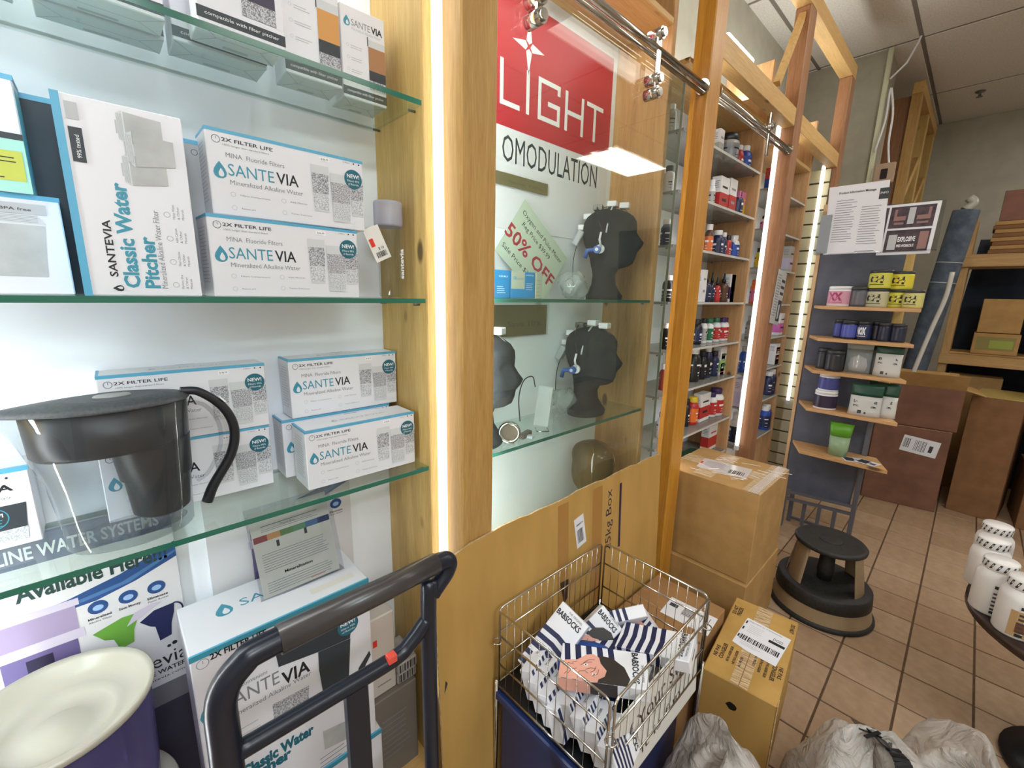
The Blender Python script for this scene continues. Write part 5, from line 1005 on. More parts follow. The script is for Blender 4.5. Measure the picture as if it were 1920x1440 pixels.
cbox('carton', 'narrow light brown carton with taped top on the rack\'s middle shelf', (.02, YR+.0, RZ+.16), .22, .26, .25, CARD, 0, 'brown cartons on the rack')
t = cbox('carton', 'low carton with a yellow-green panel, under the narrow light brown one', (.01, YR-.01, RZ), .24, .27, .155, CARD, 0, 'brown cartons on the rack')
b = printer(0); b.rect(.02, .03, .2, .1, C((140, 128, 70)), 1); b.rect(.09, .045, .12, .06, C((150, 160, 66)), 2); obj('printed_panel', b, t)
cbox('carton', 'big dull carton right of the narrow one on the rack', (.3, YR, RZ), .5, .27, .42, CARDD, 0, 'brown cartons on the rack')
# floor cartons
RBC = texmat('russet_card', (112, 76, 58), (128, 88, 66), nscale=9, rough=.75)
pl, pr_ = onY(1656, 797, 4.17), onY(1815, 842, 4.17)
t = cbox('carton', 'large russet carton with a white shipping label on the far floor', (-.395, 4.16, .0), .42, .4, .6, RBC, math.radians(9), 'russet cartons on the far floor', True)
b = printer(0); b.M = b.M @ Matrix.Translation((.27, .47, 0)) @ Matrix.Rotation(-.12, 4, 'Z'); b.rect(-.1, -.06, .2, .12, WHITE, 1); b.bars(-.09, -.03, .03, .07, INK, 2, 6); b.bars(-.03, -.04, .06, .08, PICD, 2, 8); b.rect(.05, -.03, .02, .05, PICD, 2); obj('shipping_label', b, t)
b = B(); b.frame((0, 0, .6), (1, 0, 0), (0, 1, 0)); b.rect(.0, .0, .42, .018, CARDIN, 1); obj('edge_tape', b, t)
t = cbox('carton', 'open-topped russet carton stacked on the labelled one', (-.36, 4.2, .603), .4, .34, .3, RBC, math.radians(7), 'russet cartons on the far floor', True)
for (x0, y0, x1, y1, dx, dy, dz_) in ((0, 0, .4, 0, .0, -.06, .1), (0, .34, .4, .34, 0, .1, .06), (0, 0, 0, .34, -.14, 0, .03), (.4, 0, .4, .34, .1, 0, -.03)):
    b = B(); b.mesh([(x0, y0, .3), (x1, y1, .3), (x1+dx, y1+dy, .3+dz_), (x0+dx, y0+dy, .3+dz_), (x0, y0, .304), (x1, y1, .304), (x1+dx, y1+dy, .304+dz_), (x0+dx, y0+dy, .304+dz_)], [(0, 1, 2, 3), (4, 5, 6, 7), (0, 1, 5, 4), (1, 2, 6, 5), (2, 3, 7, 6), (3, 0, 4, 7)], CARD); obj('flap', b, t)
t = cbox('carton', 'tall upright carton with pale yellow top at the rack foot', (.07, 4.38, 0), .25, .44, .86, CARDD, math.radians(-7), 'tall cartons by the rack')
b = B(); b.box(-.001, .251, -.001, .441, .861, .866, C((182, 158, 92))); obj('top_flap', b, t)
cbox('carton', 'carton leaning behind the tall one under the rack shelf', (-.08, 4.93, .0), .3, .2, .93, CARD, 0, 'tall cartons by the rack')
cbox('carton', 'dark carton low beneath the far right rack', (.41, 4.35, 0), .5, .45, .42, CARDD, .05, 'low cartons at the far right')
t = cbox('carton', 'middle dark carton with small label at the picture\'s right edge', (.42, 4.36, .423), .46, .42, .38, RBC, -.03, 'low cartons at the far right')
b = printer(0); b.rect(.02, .12, .08, .05, LGREY, 1); obj('label', b, t)
cbox('carton', 'top carton of the pile at the picture\'s right edge', (.4, 4.5, .806), .42, .32, .26, CARDD, .1, 'low cartons at the far right')

# ------------------------------------------------------------------ round step stool
t = thing('step_stool', 'round two-step kick stool with black treads and tan sides', 'stool', (-.307, 2.44, 0), .3)
TAN = texmat('tan_metal', (152, 130, 100), (164, 142, 112), nscale=10, rough=.4); RUB = texmat('black_rubber', (30, 28, 28), (44, 42, 40), nscale=80, rough=.6, bump=.2)
b = B(); b.lathe([(.2, .012), (.212, .0), (.217, .008), (.214, .02), (.2, .026)], RUB, 48, cap=False); obj('base_bumper', b, t)
b = B(); b.lathe([(.206, .02), (.192, .085)], TAN, 48, cap=False); obj('lower_drum', b, t)
b = B(); b.lathe([(.192, .083), (.197, .088), (.192, .145), (.186, .15), (.12, .15), (0, .149)], RUB, 48); obj('lower_tread', b, t)
for a in (.55, PI-.55+.2, PI+.5, -.5):
    b = B(); r1, r2 = .158, .128; n = 7; vs = []
    for z, r_ in ((.15, r1), (.335, r2)):
        for i in range(n): aa = a+(-.33+.66*i/(n-1)); vs.append((r_*math.cos(aa), r_*math.sin(aa), z)); vs.append(((r_-.004)*math.cos(aa), (r_-.004)*math.sin(aa), z))
    m2 = 2*n; fs = []
    for i in range(n-1): fs += [(2*i, 2*i+2, m2+2*i+2, m2+2*i), (2*i+1, m2+2*i+1, m2+2*i+3, 2*i+3)]
    fs += [(0, m2, m2+1, 1), (m2-2, m2-1, 2*m2-1, 2*m2-2)]
    if a in (.55, PI+.5) or True: b.mesh(vs, fs, TAN, True)
    obj('leg', b, t)
b = B(); b.lathe([(.03, .15), (.035, .2), (.028, .335)], RUB, 20); obj('centre_post', b, t)
b = B(); b.lathe([(.136, .333), (.144, .338), (.146, .35), (.14, .357), (.128, .3575), (.05, .3585), (0, .3585)], RUB, 48); obj('top_tread', b, t)
b = B(); b.lathe([(.05, .359), (.046, .3605), (0, .3605)], RUB, 32); obj('tread_centre', b, t)

# ------------------------------------------------------------------ cartons by the basket
TAPE = texmat('clear_tape', (206, 170, 122), (226, 196, 156), (1, 6, 1), 22, 3, .12, 1.0)
TAPE.node_tree.nodes['Bump'].inputs['Distance'].default_value = .02
def tape(b, x0, x1, y0, y1, z): b.face([(x0, y0, z), (x1, y0, z), (x1, y1, z), (x0, y1, z)], mat('clear_tape', (196, 158, 108), .12))
t = cbox('carton', 'squat carton serving as base beneath the big taped carton', (-.883, 1.816, 0), .41, .435, .315, CARD, 0, 'brown cartons beside the basket', True)
t = cbox('carton', 'big square carton with shiny tape on top beside the golden post', (-.882, 1.835, .317), .405, .4, .403, CARD, 0, 'brown cartons beside the basket', True)
b = B(); tape(b, .0, .405, .15, .25, .4037); tape(b, .335, .405, 0, .4, .4038); tape(b, .12, .2, .02, .38, .4039); obj('tape', b, t)
b = B(); b.frame((0, 0, .404), (1, 0, 0), (0, 1, 0)); b.M = b.M @ Matrix.Translation((.1, .1, 0)) @ Matrix.Rotation(.12, 4, 'Z'); b.rect(0, 0, .21, .14, mat('shiny_label', (206, 198, 196), .12), 1); b.bars(.13, .02, .06, .05, INK, 2, 10); b.lines(.02, .11, .1, 6, .014, GREYI, .004, 2); b.rect(.0, .06, .01, .03, RED, 2); obj('shipping_label', b, t)
wr = B(); rng = random.Random(2)
FT2 = mat('wrinkled_tape', (226, 214, 206), .08)
for k in range(22):
    x, y = .08+.3*rng.random(), .05+.28*rng.random(); a = rng.uniform(-.6, 1.2); l_ = rng.uniform(.03, .09); ww = rng.uniform(.001, .003)
    c, s_ = math.cos(a), math.sin(a); wr.mesh([(x, y, .4046), (x+l_*c, y+l_*s_, .4046), (x+l_*c-ww*s_, y+l_*s_+ww*c, .406), (x-ww*s_, y+ww*c, .406)], [(0, 1, 2, 3)], FT2)
for k in range(6): wr.box(.36+.006*k, .363+.006*k, .0, .4, .4045, .406, FT2)
wo = obj('tape_wrinkles', wr, t); wo['kind'] = 'stuff'
t = cbox('carton', 'brown carton with a torn white label behind the wire basket', (-.742, 1.205, 0), .275, .365, .35, texmat('mid_cardboard', (150, 112, 72), (160, 122, 80), nscale=12, rough=.75, spec=.2), 0, 'brown cartons beside the basket')
b = B(); b.frame((0, 0, .351), (1, 0, 0), (0, 1, 0)); b.M = b.M @ Matrix.Translation((.17, .26, 0)) @ Matrix.Rotation(.08, 4, 'Z') @ Matrix.Rotation(-PI/2, 4, 'Z'); b.rect(-.02, -.06, .11, .17, WHITE, 1); b.bars(.0, -.0, .05, .045, INK, 2, 12); b.lines(0, .09, .06, 3, .012, GREYI, .003, 2); b.rect(.01, -.05, .02, .03, PICD, 2); b.rect(.05, .085, .03, .012, INK, 2); obj('shipping_label', b, t)
Q = [onZ(x, y, .3) for x, y in ((1317, 1251), (1381, 1119), (1497, 1166), (1460, 1330))]
rz = math.atan2(Q[1].y-Q[0].y, Q[1].x-Q[0].x)-PI/2; dC = (Q[1]-Q[0]).length
t = thing('carton', 'small tan carton printed NE PAS CONGELER with a shipping label', 'box', (Q[0].x, Q[0].y, 0), rz, 'brown cartons beside the basket')
wC, hC = .215, .3
b = B(); b.box(0, wC, 0, dC, 0, hC, CARDY, .003); obj('carton', b, t)
b = B(); b.frame((0, 0, hC), (1, 0, 0), (0, 1, 0)); tape(b, wC*.38, wC*.62, 0, dC, .0003); b.rect(wC*.497, 0, .002, dC*.5, CARDD, 2); obj('tape', b, t)
b = B(); b.frame((0, 0, hC), (1, 0, 0), (0, 1, 0))
def stamp(ox, oy, rot, lines_, s=1.0):
    M0 = b.M.copy(); b.M = M0 @ Matrix.Translation((ox, oy, 0)) @ Matrix.Rotation(rot, 4, 'Z')
    for i, (s_, w_, h_) in enumerate(lines_): b.text(s_, 0, -i*.019*s, w_*s, h_*s, mat('brown_black_ink', (52, 34, 24), .6), .03, 2)
    b.M = M0
L4 = [('NE PAS', .06, .012), ('CONGELER', .085, .013), ('NE PAS LAISSER GELER', .085, .008), ('NE PAS LAISSER', .075, .008), ('AU FROID', .055, .008)]
stamp(.022, .08, PI/2, L4, .95); stamp(wC-.02, .17, -PI/2, L4, .95); stamp(.022, .34, PI/2, [('DO NOT', .06, .014), ('FREEZE', .06, .014)], .9); stamp(wC-.02, .42, -PI/2, [('DO NOT', .06, .014)], .9); obj('stamped_lettering', b, t)
b = B(); b.frame((0, 0, hC+.0005), (1, 0, 0), (0, 1, 0)); b.M = b.M @ Matrix.Translation((.045, .175, 0)) @ Matrix.Rotation(-.1, 4, 'Z')
b.poly([(0, .01), (.05, 0), (.14, 0), (.145, .17), (0, .175)], WHITE, 3); b.text('Shipment to Community', .01, .158, .11, .007, INK, 0, 4); b.rect(.09, .1, .05, .014, INK, 4); b.text('DG02', .1, .12, .03, .014, GREYI, .02, 4); b.bars(.01, .045, .12, .028, INK, 4, 24); b.lines(.02, .035, .07, 3, .007, LGREY, .002, 4); b.lines(.02, .14, .05, 5, .01, LGREY, .002, 4)
for y in (.05, .1, .14): b.rect(.003, y, .005, .018, INK, 4)
obj('shipping_label', b, t)
b = printer(0); pts = [(wC*.45+.02*math.cos(2*PI*i/12)*random.uniform(.5, 1), hC*.72+.016*math.sin(2*PI*i/12)*random.uniform(.5, 1)) for i in range(12)]; b.poly(pts, BLACKP, 1); obj('ink_blot', b, t)
b = B(); b.box(wC-.001, wC+.0012, -.001, .03, 0, hC, mat('clear_tape', (196, 158, 108), .12)); obj('edge_tape', b, t)

# ------------------------------------------------------------------ leaning cardboard sheet
t = thing('cardboard_sheet', 'big flattened tan cardboard sheet leaning on the posts, printed 25kg Box', 'cardboard', (-.752, .505, 0), PI/2, rot=(math.radians(-2.7), 0, PI/2))
Ws, Hs_ = 1.09, .872
rng = random.Random(4); top = [(x, Hs_-.002+rng.uniform(-.004, .004)-(.03*(1-x/.12) if x < .12 else 0)) for x in [Ws*i/30 for i in range(31)]]
b = B(); b.prism([(0, 0), (Ws, 0)]+top[::-1], -.003, .003, CARDY, CARDIN); b.bm.transform(Matrix.Rotation(PI/2, 4, 'X')); obj('sheet', b, t)
b = B(); b.frame((0, -.003, 0), (1, 0, 0), (0, 0, 1)); PI_ = mat('violet_black_ink', (52, 36, 66), .6)
def onS(x, y):   # hit on the sheet plane
    d = ray(x, y); n_ = Vector((math.cos(math.radians(2.7)), 0, math.sin(math.radians(2.7)))); O = Vector((-.752, .505, 0)); k = (O-C0).dot(n_)/d.dot(n_); h = C0+d*k-O
    return (h.y, h.z/math.cos(math.radians(2.7)))
a = onS(1163, 905); c = onS(1153, 1028); b.rect(a[0]-.008, c[1], .014, a[1]-c[1], PI_, 1)
a = onS(1146, 920); c = onS(1146, 1018); b.text('25kg Box', a[0], c[1]-.02, a[1]-c[1]+.03, .034, PI_, 0, 1, PI/2); obj('lettering', b, t)
b = B(); b.frame((0, -.003, 0), (1, 0, 0), (0, 0, 1)); TP = mat('brown_tape', (170, 124, 64), .35)
for x0, x1, yb in ((1045, 1065, .3), (1110, 1128, .3)): a = onS(x0, 950); c = onS(x1, 950); b.rect(a[0], Hs_-.45, c[0]-a[0], .43, TP, 1)
obj('tape_strip', b, t)
b = B(); b.frame((0, -.003, 0), (1, 0, 0), (0, 0, 1)); a = onS(1075, 975); b.M = b.M @ Matrix.Translation((a[0], a[1]-.01, 0)) @ Matrix.Rotation(.18, 4, 'Z'); b.rect(0, -.1, .05, .11, WHITE, 2); b.bars(.008, -.085, .03, .05, INK, 3, 10); b.text('2000054718', .008, -.02, .035, .006, INK, .02, 3); obj('barcode_label', b, t)
b = B(); b.frame((0, -.003, 0), (1, 0, 0), (0, 0, 1)); a = onS(1060, 1085); c = onS(1078, 1170); b.poly([(a[0]-.03, a[1]), (a[0]+.012, a[1]-.004), (a[0]+.008, a[1]-.07), (a[0]-.01, a[1]-.085)], mat('dark_tear', (58, 40, 26), .9), 2); b.poly([(a[0]+.012, a[1]-.008), (a[0]+.05, a[1]-.012), (a[0]+.055, a[1]-.08), (a[0]+.02, a[1]-.085)], CARD, 3); b.poly([(onS(832, 1300)[0], onS(832, 1300)[1]), (onS(838, 1280)[0], onS(838, 1280)[1]), (onS(834, 1275)[0], onS(834, 1275)[1])], PICD, 2); obj('tear', b, t)

# ------------------------------------------------------------------ wire basket of boxed socks
ZT = .66; k_ = (1.49-ZT)/(1.49-.65)
bx0, bx1, by0, by1 = -.762*k_+.0, -.392*k_, .687*k_, 1.178*k_
WIRE = CHROME; ZB = .42
t = thing('wire_basket', 'chrome wire dump basket filled with boxed socks', 'basket', (0, 0, 0))
WD = .0022; WK = .0031
def grid(name, a, c, ntv, tops):
    b = B(); a = Vector(a); c = Vector(c); u = c-a
    n_ = ntv
    e = .012
    b.tube([a+Vector((0, 0, ZB)), a+Vector((0, 0, ZT-e)), a+u.normalized()*e*.4+Vector((0, 0, ZT-e*.3)), a+u.normalized()*e+Vector((0, 0, ZT)), c-u.normalized()*e+Vector((0, 0, ZT)), c-u.normalized()*e*.4+Vector((0, 0, ZT-e*.3)), c+Vector((0, 0, ZT-e)), c+Vector((0, 0, ZB))], WK, WIRE, 8); obj(name+'_frame', b, t)
    for z in (ZT-.075, ZT-.165, ZB+.005): b = B(); b.tube([a+Vector((0, 0, z)), c+Vector((0, 0, z))], .0026, WIRE, 6); obj('cross_wire', b, t)
    for i in range(1, n_): b = B(); b.tube([a+u*i/n_+Vector((0, 0, ZB)), a+u*i/n_+Vector((0, 0, ZT))], .00105, WIRE, 5); obj('wire', b, t)
g_ = .008
grid('side', (bx0, by0+g_, 0), (bx0, by1-g_, 0), 17, 0); grid('side', (bx1, by0+g_, 0), (bx1, by1-g_, 0), 17, 0)
grid('end', (bx0+g_, by0, 0), (bx1-g_, by0, 0), 12, 0); grid('end', (bx0+g_, by1, 0), (bx1-g_, by1, 0), 12, 0)
for x in (bx0, bx1):
    for y in (by0, by1): b = B(); b.tube([(x, y, 0), (x, y, ZB+.02)], .006, WIRE, 8); obj('leg', b, t)
b = B(); b.box(bx0, bx1, by0, by1, ZB-.006, ZB, BLACKP, .002); obj('base', b, t)
for x, y in ((bx0, by0), (bx1, by0), (bx1, by1)):
    b = B(); b.tube([(x+.012*math.cos(a), y+.012*math.sin(a), ZT-.1) for a in [2*PI*i/12 for i in range(12)]], .0022, WIRE, 5, closed=True); obj('corner_ring', b, t)
NV = mat('sock_navy', (30, 36, 76), .45); BD = mat('sock_blue', (28, 74, 148), .45); SKN = mat('peach_print', (226, 164, 146), .45); HAIR = mat('dark_hair_print', (48, 40, 38), .45)
SW, SD, SH_ = .215, .105, .036
def sockbox(label, P, rot, face=0, w_=SW, d_=SD, h_=SH_):
    t = thing('sock_box', label, 'box', P, 0, 'striped sock boxes in the wire basket', rot)
    b = B(); b.M = Matrix.Translation((-w_/2, -d_/2, 0)); b.box(0, w_, 0, d_, 0, h_, WHITE, .0015); obj('carton', b, t)
    b = B(); b.frame((-w_/2, -d_/2, h_), (1, 0, 0), (0, 1, 0))
    for i in range(5): x = w_*(.03+.13*i); b.poly([(x, .0), (x+w_*.068, .0), (x+w_*.09, d_*.5), (x+w_*.063, d_), (x-w_*.005, d_), (x+w_*.022, d_*.5)], NV, 1)
    b.frame((-w_/2, -d_/2, 0), (1, 0, 0), (0, 0, 1))
    for i in range(5): b.rect(w_*(.03+.13*i), 0, w_*.068, h_, NV, 1)
    obj('stripes', b, t)
    b = B(); b.frame((-w_/2, -d_/2, h_), (1, 0, 0), (0, 1, 0)); M0 = b.M.copy(); b.M = M0 @ Matrix.Translation((w_*.83, d_*.96, 0)) @ Matrix.Rotation(-PI/2, 4, 'Z')
    b.text('BABSOCKS', 0, 0, d_*.84, .015, INK, .03, 2); b.text('THE ORIGINAL', d_*.3, .021, d_*.5, .006, INK, 0, 2); b.M = M0
    b.frame((w_/2, -d_/2, 0), (0, 1, 0), (0, 0, 1)); b.text('BABSOCKS', d_*.3, h_*.4, d_*.4, h_*.16, INK, .02, 1)
    b.frame((w_/2, d_/2, 0), (-1, 0, 0), (0, 0, 1)); b.text('BABSOCKS', w_*.3, h_*.35, w_*.22, h_*.2, INK, .02, 1)
    obj('lettering', b, t)
    if face:
        b = B(); b.frame((-w_/2, -d_/2, h_), (1, 0, 0), (0, 1, 0)); E_ = lambda *p: [(w_*x, d_*y) for x, y in p]
        b.poly(E_((.3, .3), (.36, .62), (.46, .74), (.6, .72), (.74, .5), (.8, .2), (.76, 0), (.4, 0)), HAIR, 3)
        b.poly(E_((.0, 0), (-.0, .4), (.06, .5), (.2, .55), (.3, .72), (.38, .76), (.45, .68), (.47, .52), (.54, .34), (.52, .18), (.45, .08), (.44, 0)), SKN, 4)
        for pl_ in (((.04, .34), (.1, .42), (.16, .4)), ((.1, .12), (.14, .26), (.2, .3)), ((.2, .14), (.24, .24), (.3, .26), (.33, .2)), ((.24, .4), (.3, .5), (.37, .52)), ((.27, .47), (.33, .58), (.4, .6)), ((.38, .14), (.44, .22), (.45, .34)), ((.3, .3), (.36, .36), (.42, .35)), ((.14, .44), (.2, .5)), ((.06, .1), (.1, .2)), ((.36, .24), (.4, .3), (.42, .42))):
            for (xa, ya), (xb, yb) in zip(pl_[:-1], pl_[1:]):
                dx, dy = (xb-xa)*w_, (yb-ya)*d_; l_ = math.hypot(dx, dy); nx, ny = -dy/l_*.0006, dx/l_*.0006
                b.poly([(xa*w_-nx, ya*d_-ny), (xb*w_-nx, yb*d_-ny), (xb*w_+nx, yb*d_+ny), (xa*w_+nx, ya*d_+ny)], HAIR, 5)
        b.disc(w_*.3, d_*.43, .005, WINK, 5, 12, .003); b.disc(w_*.3, d_*.43, .002, HAIR, 6, 8); b.disc(w_*.4, d_*.2, .005, WINK, 5, 12, .003); b.disc(w_*.4, d_*.2, .002, HAIR, 6, 8)
        obj('face_print', b, t)
        b = B(); b.frame((-w_/2, -d_/2, 0), (1, 0, 0), (0, 0, 1)); b.rect(0, 0, w_*.36, h_, SKN, 2); b.rect(w_*.36, 0, w_*.3, h_, HAIR, 2); obj('face_print_edge', b, t)
    return t
R_ = math.radians
sockbox('largest-showing sock box with cartoon face, lying flat on top of the pile', (-.500, .815, .545), (R_(3), R_(-4), R_(34)), 1)
sockbox('sock box tucked under the right rim of the basket, lettering side up', (-.462, 1.02, .515), (R_(4), R_(-14), R_(15)), 0, .2, .1)
sockbox('sock box propped steeply against the left wire side, stripes down', (-.672, .83, .515), (R_(28), R_(-42), R_(76)), 0, .2, .095)
sockbox('second propped sock box beside the steep one, face side showing', (-.64, .955, .49), (R_(50), R_(-30), R_(75)), 1, .16, .085)
sockbox('plain white side-up sock box in the far corner of the basket', (-.585, 1.04, .505), (R_(-62), R_(-12), R_(50)), 0, .15, .085)
sockbox('sock box with peach edge beside the far-corner one', (-.515, 1.08, .485), (R_(50), R_(6), R_(-28)), 1, .16, .085)
for k in range(4): sockbox('sock box standing on edge at the left near wires, %s from the left side' % ('first', 'second', 'third', 'fourth')[k], (-.685+.04*k, .765-.006*k, .472-.004*k), (R_(72), R_(0), R_(105-3*k)), 0, .14, .085)
for k in range(4): sockbox('sock box in the slanted row at the near corner, %s from the corner' % ('first', 'second', 'third', 'fourth')[k], (-.415-.042*k, .735+.004*k, .475), (R_(66), R_(0), R_(100)), 0, .1, .085)
for k in range(2): sockbox('sock box buried in the middle of the basket, layer %s' % ('one', 'two')[k], (-.56, .97, .426+.04*k), (0, 0, R_(15*k)), 0)
t = thing('blue_pouch', 'deep blue cloth pouch under the top sock box', 'pouch', (-.565, .85, .425), .5)
b = B(); loft(b, [([(.1*s_*math.cos(a), .085*s_*math.sin(a)) for a in [2*PI*i/20 for i in range(20)]], z_) for s_, z_ in ((.8, 0), (1, .015), (1, .07), (.92, .09), (.7, .1))], BD); obj('cloth', b, t)
t = thing('price_board', 'white card with slanted black lettering inside the basket\'s right wires', 'sign', (bx1+.003, by0+.03, ZT-.29), PI/2, rot=(math.radians(-4), 0, PI/2))
b = B(); b.prism([(0, 0), (.42, 0), (.42, .2), (0, .2)], -.003, 0, mat('off_white_board', (216, 212, 206), .6)); b.bm.transform(Matrix.Rotation(PI/2, 4, 'X')); obj('card', b, t)
b = printer(0); b.text('of Your Style', .03, .1, .35, .045, mat('brown_ink', (72, 48, 48), .5), .0, 1, .12); b.text('it is fun', .12, .03, .2, .03, mat('brown_ink', (72, 48, 48), .5), 0, 1, .12); obj('lettering', b, t)
t = thing('storage_bin', 'dark navy plastic bin beneath the wire basket', 'bin', (-.58, .9, 0))
b = B(); b.box(-.16, .16, -.22, .22, .0, .395, C((30, 42, 84)), .012); obj('body', b, t)
b = B(); b.box(-.17, .17, -.23, .23, .38, .405, C((36, 50, 96)), .004); obj('rim', b, t)

# ------------------------------------------------------------------ cart handle frame
CX = -.62; CB_ = mat('dark_navy_steel', (24, 29, 42), .3); GRIP = mat('worn_grip', (66, 62, 62), .28)
t = thing('hand_cart', 'dark navy steel cart with an upright tubular handle frame', 'cart', (CX, 0, 0))
def cp(x, y): q_ = onX(x, y, CX); return (0, q_.y, q_.z)
zt = .985
b = B(); b.tube(bezier([(0, .05, .60), (0, .052, .86), (0, .056, .945), (0, .085, .982), (0, .12, .99), (0, .3, .99), (0, .4, .992), (0, .428, .985), (0, .425, .965), (0, .395, .935), (0, .383, .91), (0, .383, .3)], 6), .021, CB_, 16, r2=.0145); obj('handle_tube', b, t)
b = B(); b.tube([(0, .13, .99), (0, .3, .99), (0, .402, .992)], .0215, GRIP, 18, r2=.019); obj('grip', b, t)
b = B(); b.tube([(0, .05, .65), (0, .05, .15)], .0205, CB_, 16); obj('upright', b, t)
b = B(); b.tube(bezier([(0, .055, .845), (0, .2, .842), (0, .31, .842), (0, .345, .856), (0, .38, .885)], 6), .014, CB_, 12); obj('cross_bar', b, t)
b = B(); b.box(-.01, .01, .218, .256, .16, .84, CB_, .003); obj('middle_upright', b, t)
b = B(); b.tube([(0, .055, .5), (0, .383, .5)], .011, CB_, 10); obj('cross_bar', b, t)
b = B(); b.box(-.02, .26, .02, .42, .13, .16, CB_, .006); obj('platform', b, t)
for x in (0.0, .22):
    for y in (.07, .37): b = B(); b.cyl((x, y-.015, .055), (x, y+.015, .055), .055, BLACKP, 20); b.box(x-.01, x+.01, y-.02, y+.02, .06, .13, METG); obj('wheel', b, t)
b = B(); b.box(.0, .0155, .292, .308, .848, .862, mat('red_orange_sticker', (224, 80, 66), .5), .001); obj('sticker', b, t)

# ------------------------------------------------------------------ plastic bags in the foreground
PB = glassmat('milky_plastic', (226, 220, 214), ior=1.9, rough=.16, haze=.55, hazec=(222, 214, 206), bump=.9)
def bag(label, P, sx, sy, sz, seed, m=PB, rz=0):
    rng = random.Random(seed); t = thing('plastic_bag', label, 'bag', P, rz, 'milky plastic bags in the foreground'); b = B(); n, mm = 22, 44; vs = []
    ph0 = [rng.random()*6 for _ in range(6)]
    for i in range(n+1):
        th = PI*.5*i/n
        for j in range(mm):
            a = 2*PI*j/mm; rr = 1+.1*math.sin(3*a+ph0[0]+2*th)+.06*math.sin(7*a+ph0[1]-3*th)+.035*math.sin(13*a+ph0[2]+5*th)+rng.uniform(-.012, .012)
            hh = math.sin(th)*(1+.12*math.sin(2*a+ph0[3])+.07*math.sin(5*a+ph0[4]+4*th)); hh += .05*math.sin(9*th+ph0[5]+3*a)*math.cos(th)
            vs.append((sx*math.cos(th)**.75*math.cos(a)*rr if i < n else 0, sy*math.cos(th)**.75*math.sin(a)*rr if i < n else 0, max(0, sz*hh) if i else 0))
    b.mesh(vs, [(i*mm+j, i*mm+(j+1) % mm, (i+1)*mm+(j+1) % mm, (i+1)*mm+j) for i in range(n) for j in range(mm)], m, True); bmesh.ops.remove_doubles(b.bm, verts=b.bm.verts, dist=.0001); obj('film', b, t); return t
bag('left milky plastic bag of stock in front of the tan carton', (-.255, 1.03, 0), .155, .17, .35, 11)
bag('middle milky plastic bag crossed by the black strap', (-.0, 1.34, 0), .17, .21, .34, 23)
bag('right clear-topped plastic bag reaching the picture\'s right corner', (.2, 1.47, 0), .205, .24, .33, 31)
t = thing('black_strap', 'black strap lying across the middle plastic bag', 'strap', (0, 0, 0))
from mathutils.bvhtree import BVHTree
vs_ = []; ps_ = []
for o_ in [o for o in bpy.data.objects if o.parent and o.parent.get('group') == 'milky plastic bags in the foreground']:
    k0 = len(vs_); vs_ += [v.co+o_.parent.location for v in o_.data.vertices]; ps_ += [[k0+i for i in p.vertices] for p in o_.data.polygons]
tree = BVHTree.FromPolygons(vs_, ps_); base = []
for x, y in ((1612, 1356), (1632, 1376), (1652, 1390), (1672, 1405), (1688, 1424), (1696, 1445), (1700, 1470)):
    h_ = tree.ray_cast(C0, ray(x, y))[0]
    base.append((h_ if h_ is not None else onZ(x, y, .3))-ray(x, y)*.014)
b = B(); pts = bezier(base, 3)
for i in range(len(pts)-1):
    a, c = pts[i], pts[i+1]; d = (c-a).normalized(); s_ = d.cross(Vector((0, 0, 1))).normalized()*(.02+.004*math.sin(i*.5)); b.mesh([a-s_, a+s_, c+s_, c-s_, a-s_+Vector((0, 0, .004)), a+s_+Vector((0, 0, .004)), c+s_+Vector((0, 0, .004)), c-s_+Vector((0, 0, .004))], [(0, 1, 2, 3), (4, 5, 6, 7), (0, 3, 7, 4), (1, 2, 6, 5), (0, 1, 5, 4), (3, 2, 6, 7)], BLACKP)
obj('webbing', b, t)

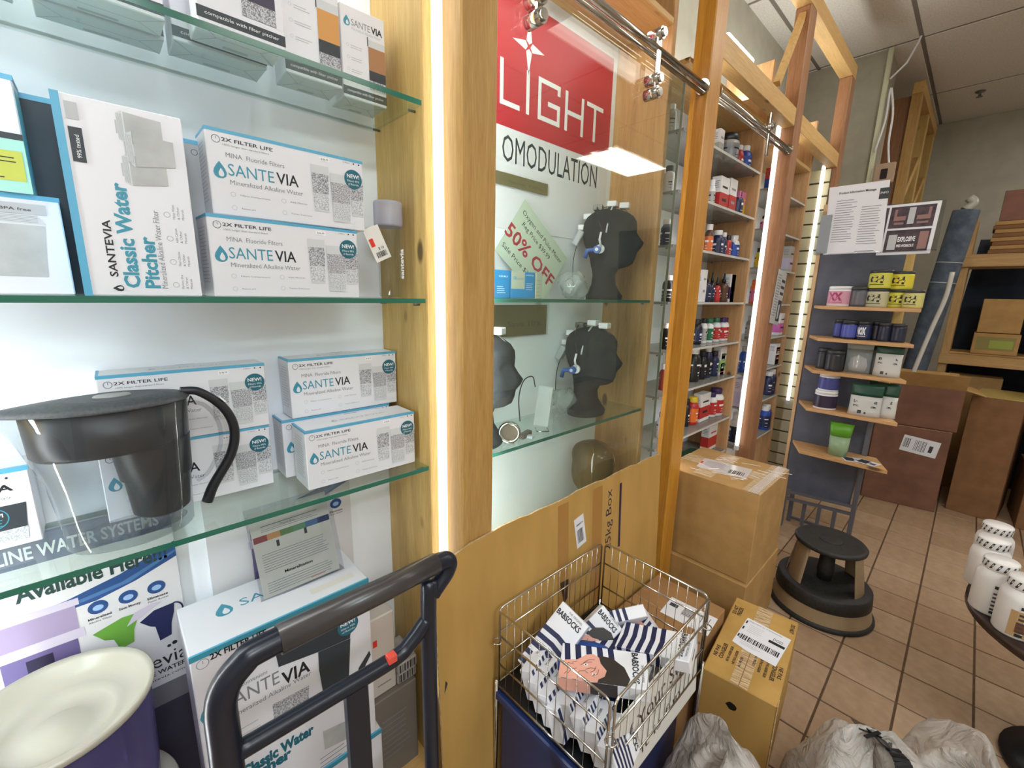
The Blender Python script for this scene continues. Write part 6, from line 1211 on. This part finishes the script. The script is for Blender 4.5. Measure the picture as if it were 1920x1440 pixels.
# ------------------------------------------------------------------ round table of protein tubs
TBL = .5105; t = thing('round_table', 'dark round table at the right edge carrying white protein tubs', 'table', (.49, 2.08, 0))
b = B(); b.lathe([(.34, .482), (.36, .486), (.36, .506), (.35, .51), (0, .51)], texmat('dark_table', (44, 30, 26), (62, 42, 34), nscale=6, rough=.3), 56); obj('tabletop', b, t)
b = B(); b.lathe([(.03, .03), (.03, .482)], BLACKP, 16); obj('pedestal', b, t); b = B(); b.lathe([(.2, 0), (.2, .012), (.05, .03)], BLACKP, 32); obj('foot', b, t)
def protub(label, x, y, s, stripe, wrap=None, rz=0):
    t = thing('protein_tub', label, 'tub', (x, y, TBL), rz, 'protein tubs on the round table'); PW = mat('tub_white', (226, 220, 216), .4)
    b = B(); b.lathe([(.054*s, 0), (.059*s, .006), (.06*s, .14*s), (.057*s, .158*s), (.046*s, .172*s), (.043*s, .178*s)], PW, 32); obj('body', b, t)
    b = B(); b.lathe([(.046*s, .179*s), (.048*s, .182*s), (.048*s, .212*s), (.045*s, .217*s), (0, .217*s)], PW, 32); obj('lid', b, t)
    b = B()
    for i in range(16):
        a = 2*PI*i/16
        b.mesh([(.0484*s*math.cos(a+dx), .0484*s*math.sin(a+dx), z_*s) for dx, z_ in ((0, .185), (.14, .185), (.34, .21), (.2, .21))], [(0, 1, 2, 3)], INK)
    obj('lid_band', b, t, fix=False)
    b = B(); R0 = .0606*s
    def patch(a0, a1, z0, z1, m, k=0): b.mesh([((R0+k*.0003)*math.cos(a0+(a1-a0)*i/6), (R0+k*.0003)*math.sin(a0+(a1-a0)*i/6), z_) for z_ in (z0, z1) for i in range(7)], [(i, i+1, i+8, i+7) for i in range(6)], m)
    patch(-2.2, -.2, .012*s, .135*s, C((220, 214, 210)), 1)
    if wrap: patch(-2.5, -.4, .012*s, .11*s, C(wrap), 2); patch(-2.2, -1.2, .03*s, .07*s, C((110, 66, 40)), 3)
    patch(-1.5, -1.25, .02*s, .12*s, C((128, 46, 48)), 4)
    for i in range(5): patch(-2.15, -1.85-.05*(i % 2), (.03+.016*i)*s, (.038+.016*i)*s, C((70, 60, 60)), 4)
    patch(-2.15, -1.8, .118*s, .13*s, INK, 4); patch(-2.15, -1.85, .015*s, .026*s, INK, 4)
    obj('label', b, t, fix=False)
    return t
for k, (px, py, lab, wr_) in enumerate(((1873, 983, 'rearmost white protein tub on the round table', None), (1866, 1009, 'second white protein tub from the back', None), (1880, 1049, 'front white protein tub with a red-brown label strip', None), (1930, 1085, 'rightmost protein tub with a brown flavour picture', (176, 140, 96)))):
    q_ = onZ(px, py, TBL+.217*.84); protub(lab, q_.x, q_.y, .84, 0, wr_, rz=.5)
q_ = onZ(1940, 1120, .6); t = thing('supplement_tub', 'dark tub with lime lid cut by the picture\'s right edge', 'tub', (q_.x+.02, q_.y-.02, TBL), 0)
b = B(); b.lathe([(.045, 0), (.048, .005), (.048, .1)], BLACKP, 24); obj('body', b, t); b = B(); b.lathe([(.05, .101), (.05, .14), (0, .142)], C((196, 206, 30)), 24); obj('lid', b, t)
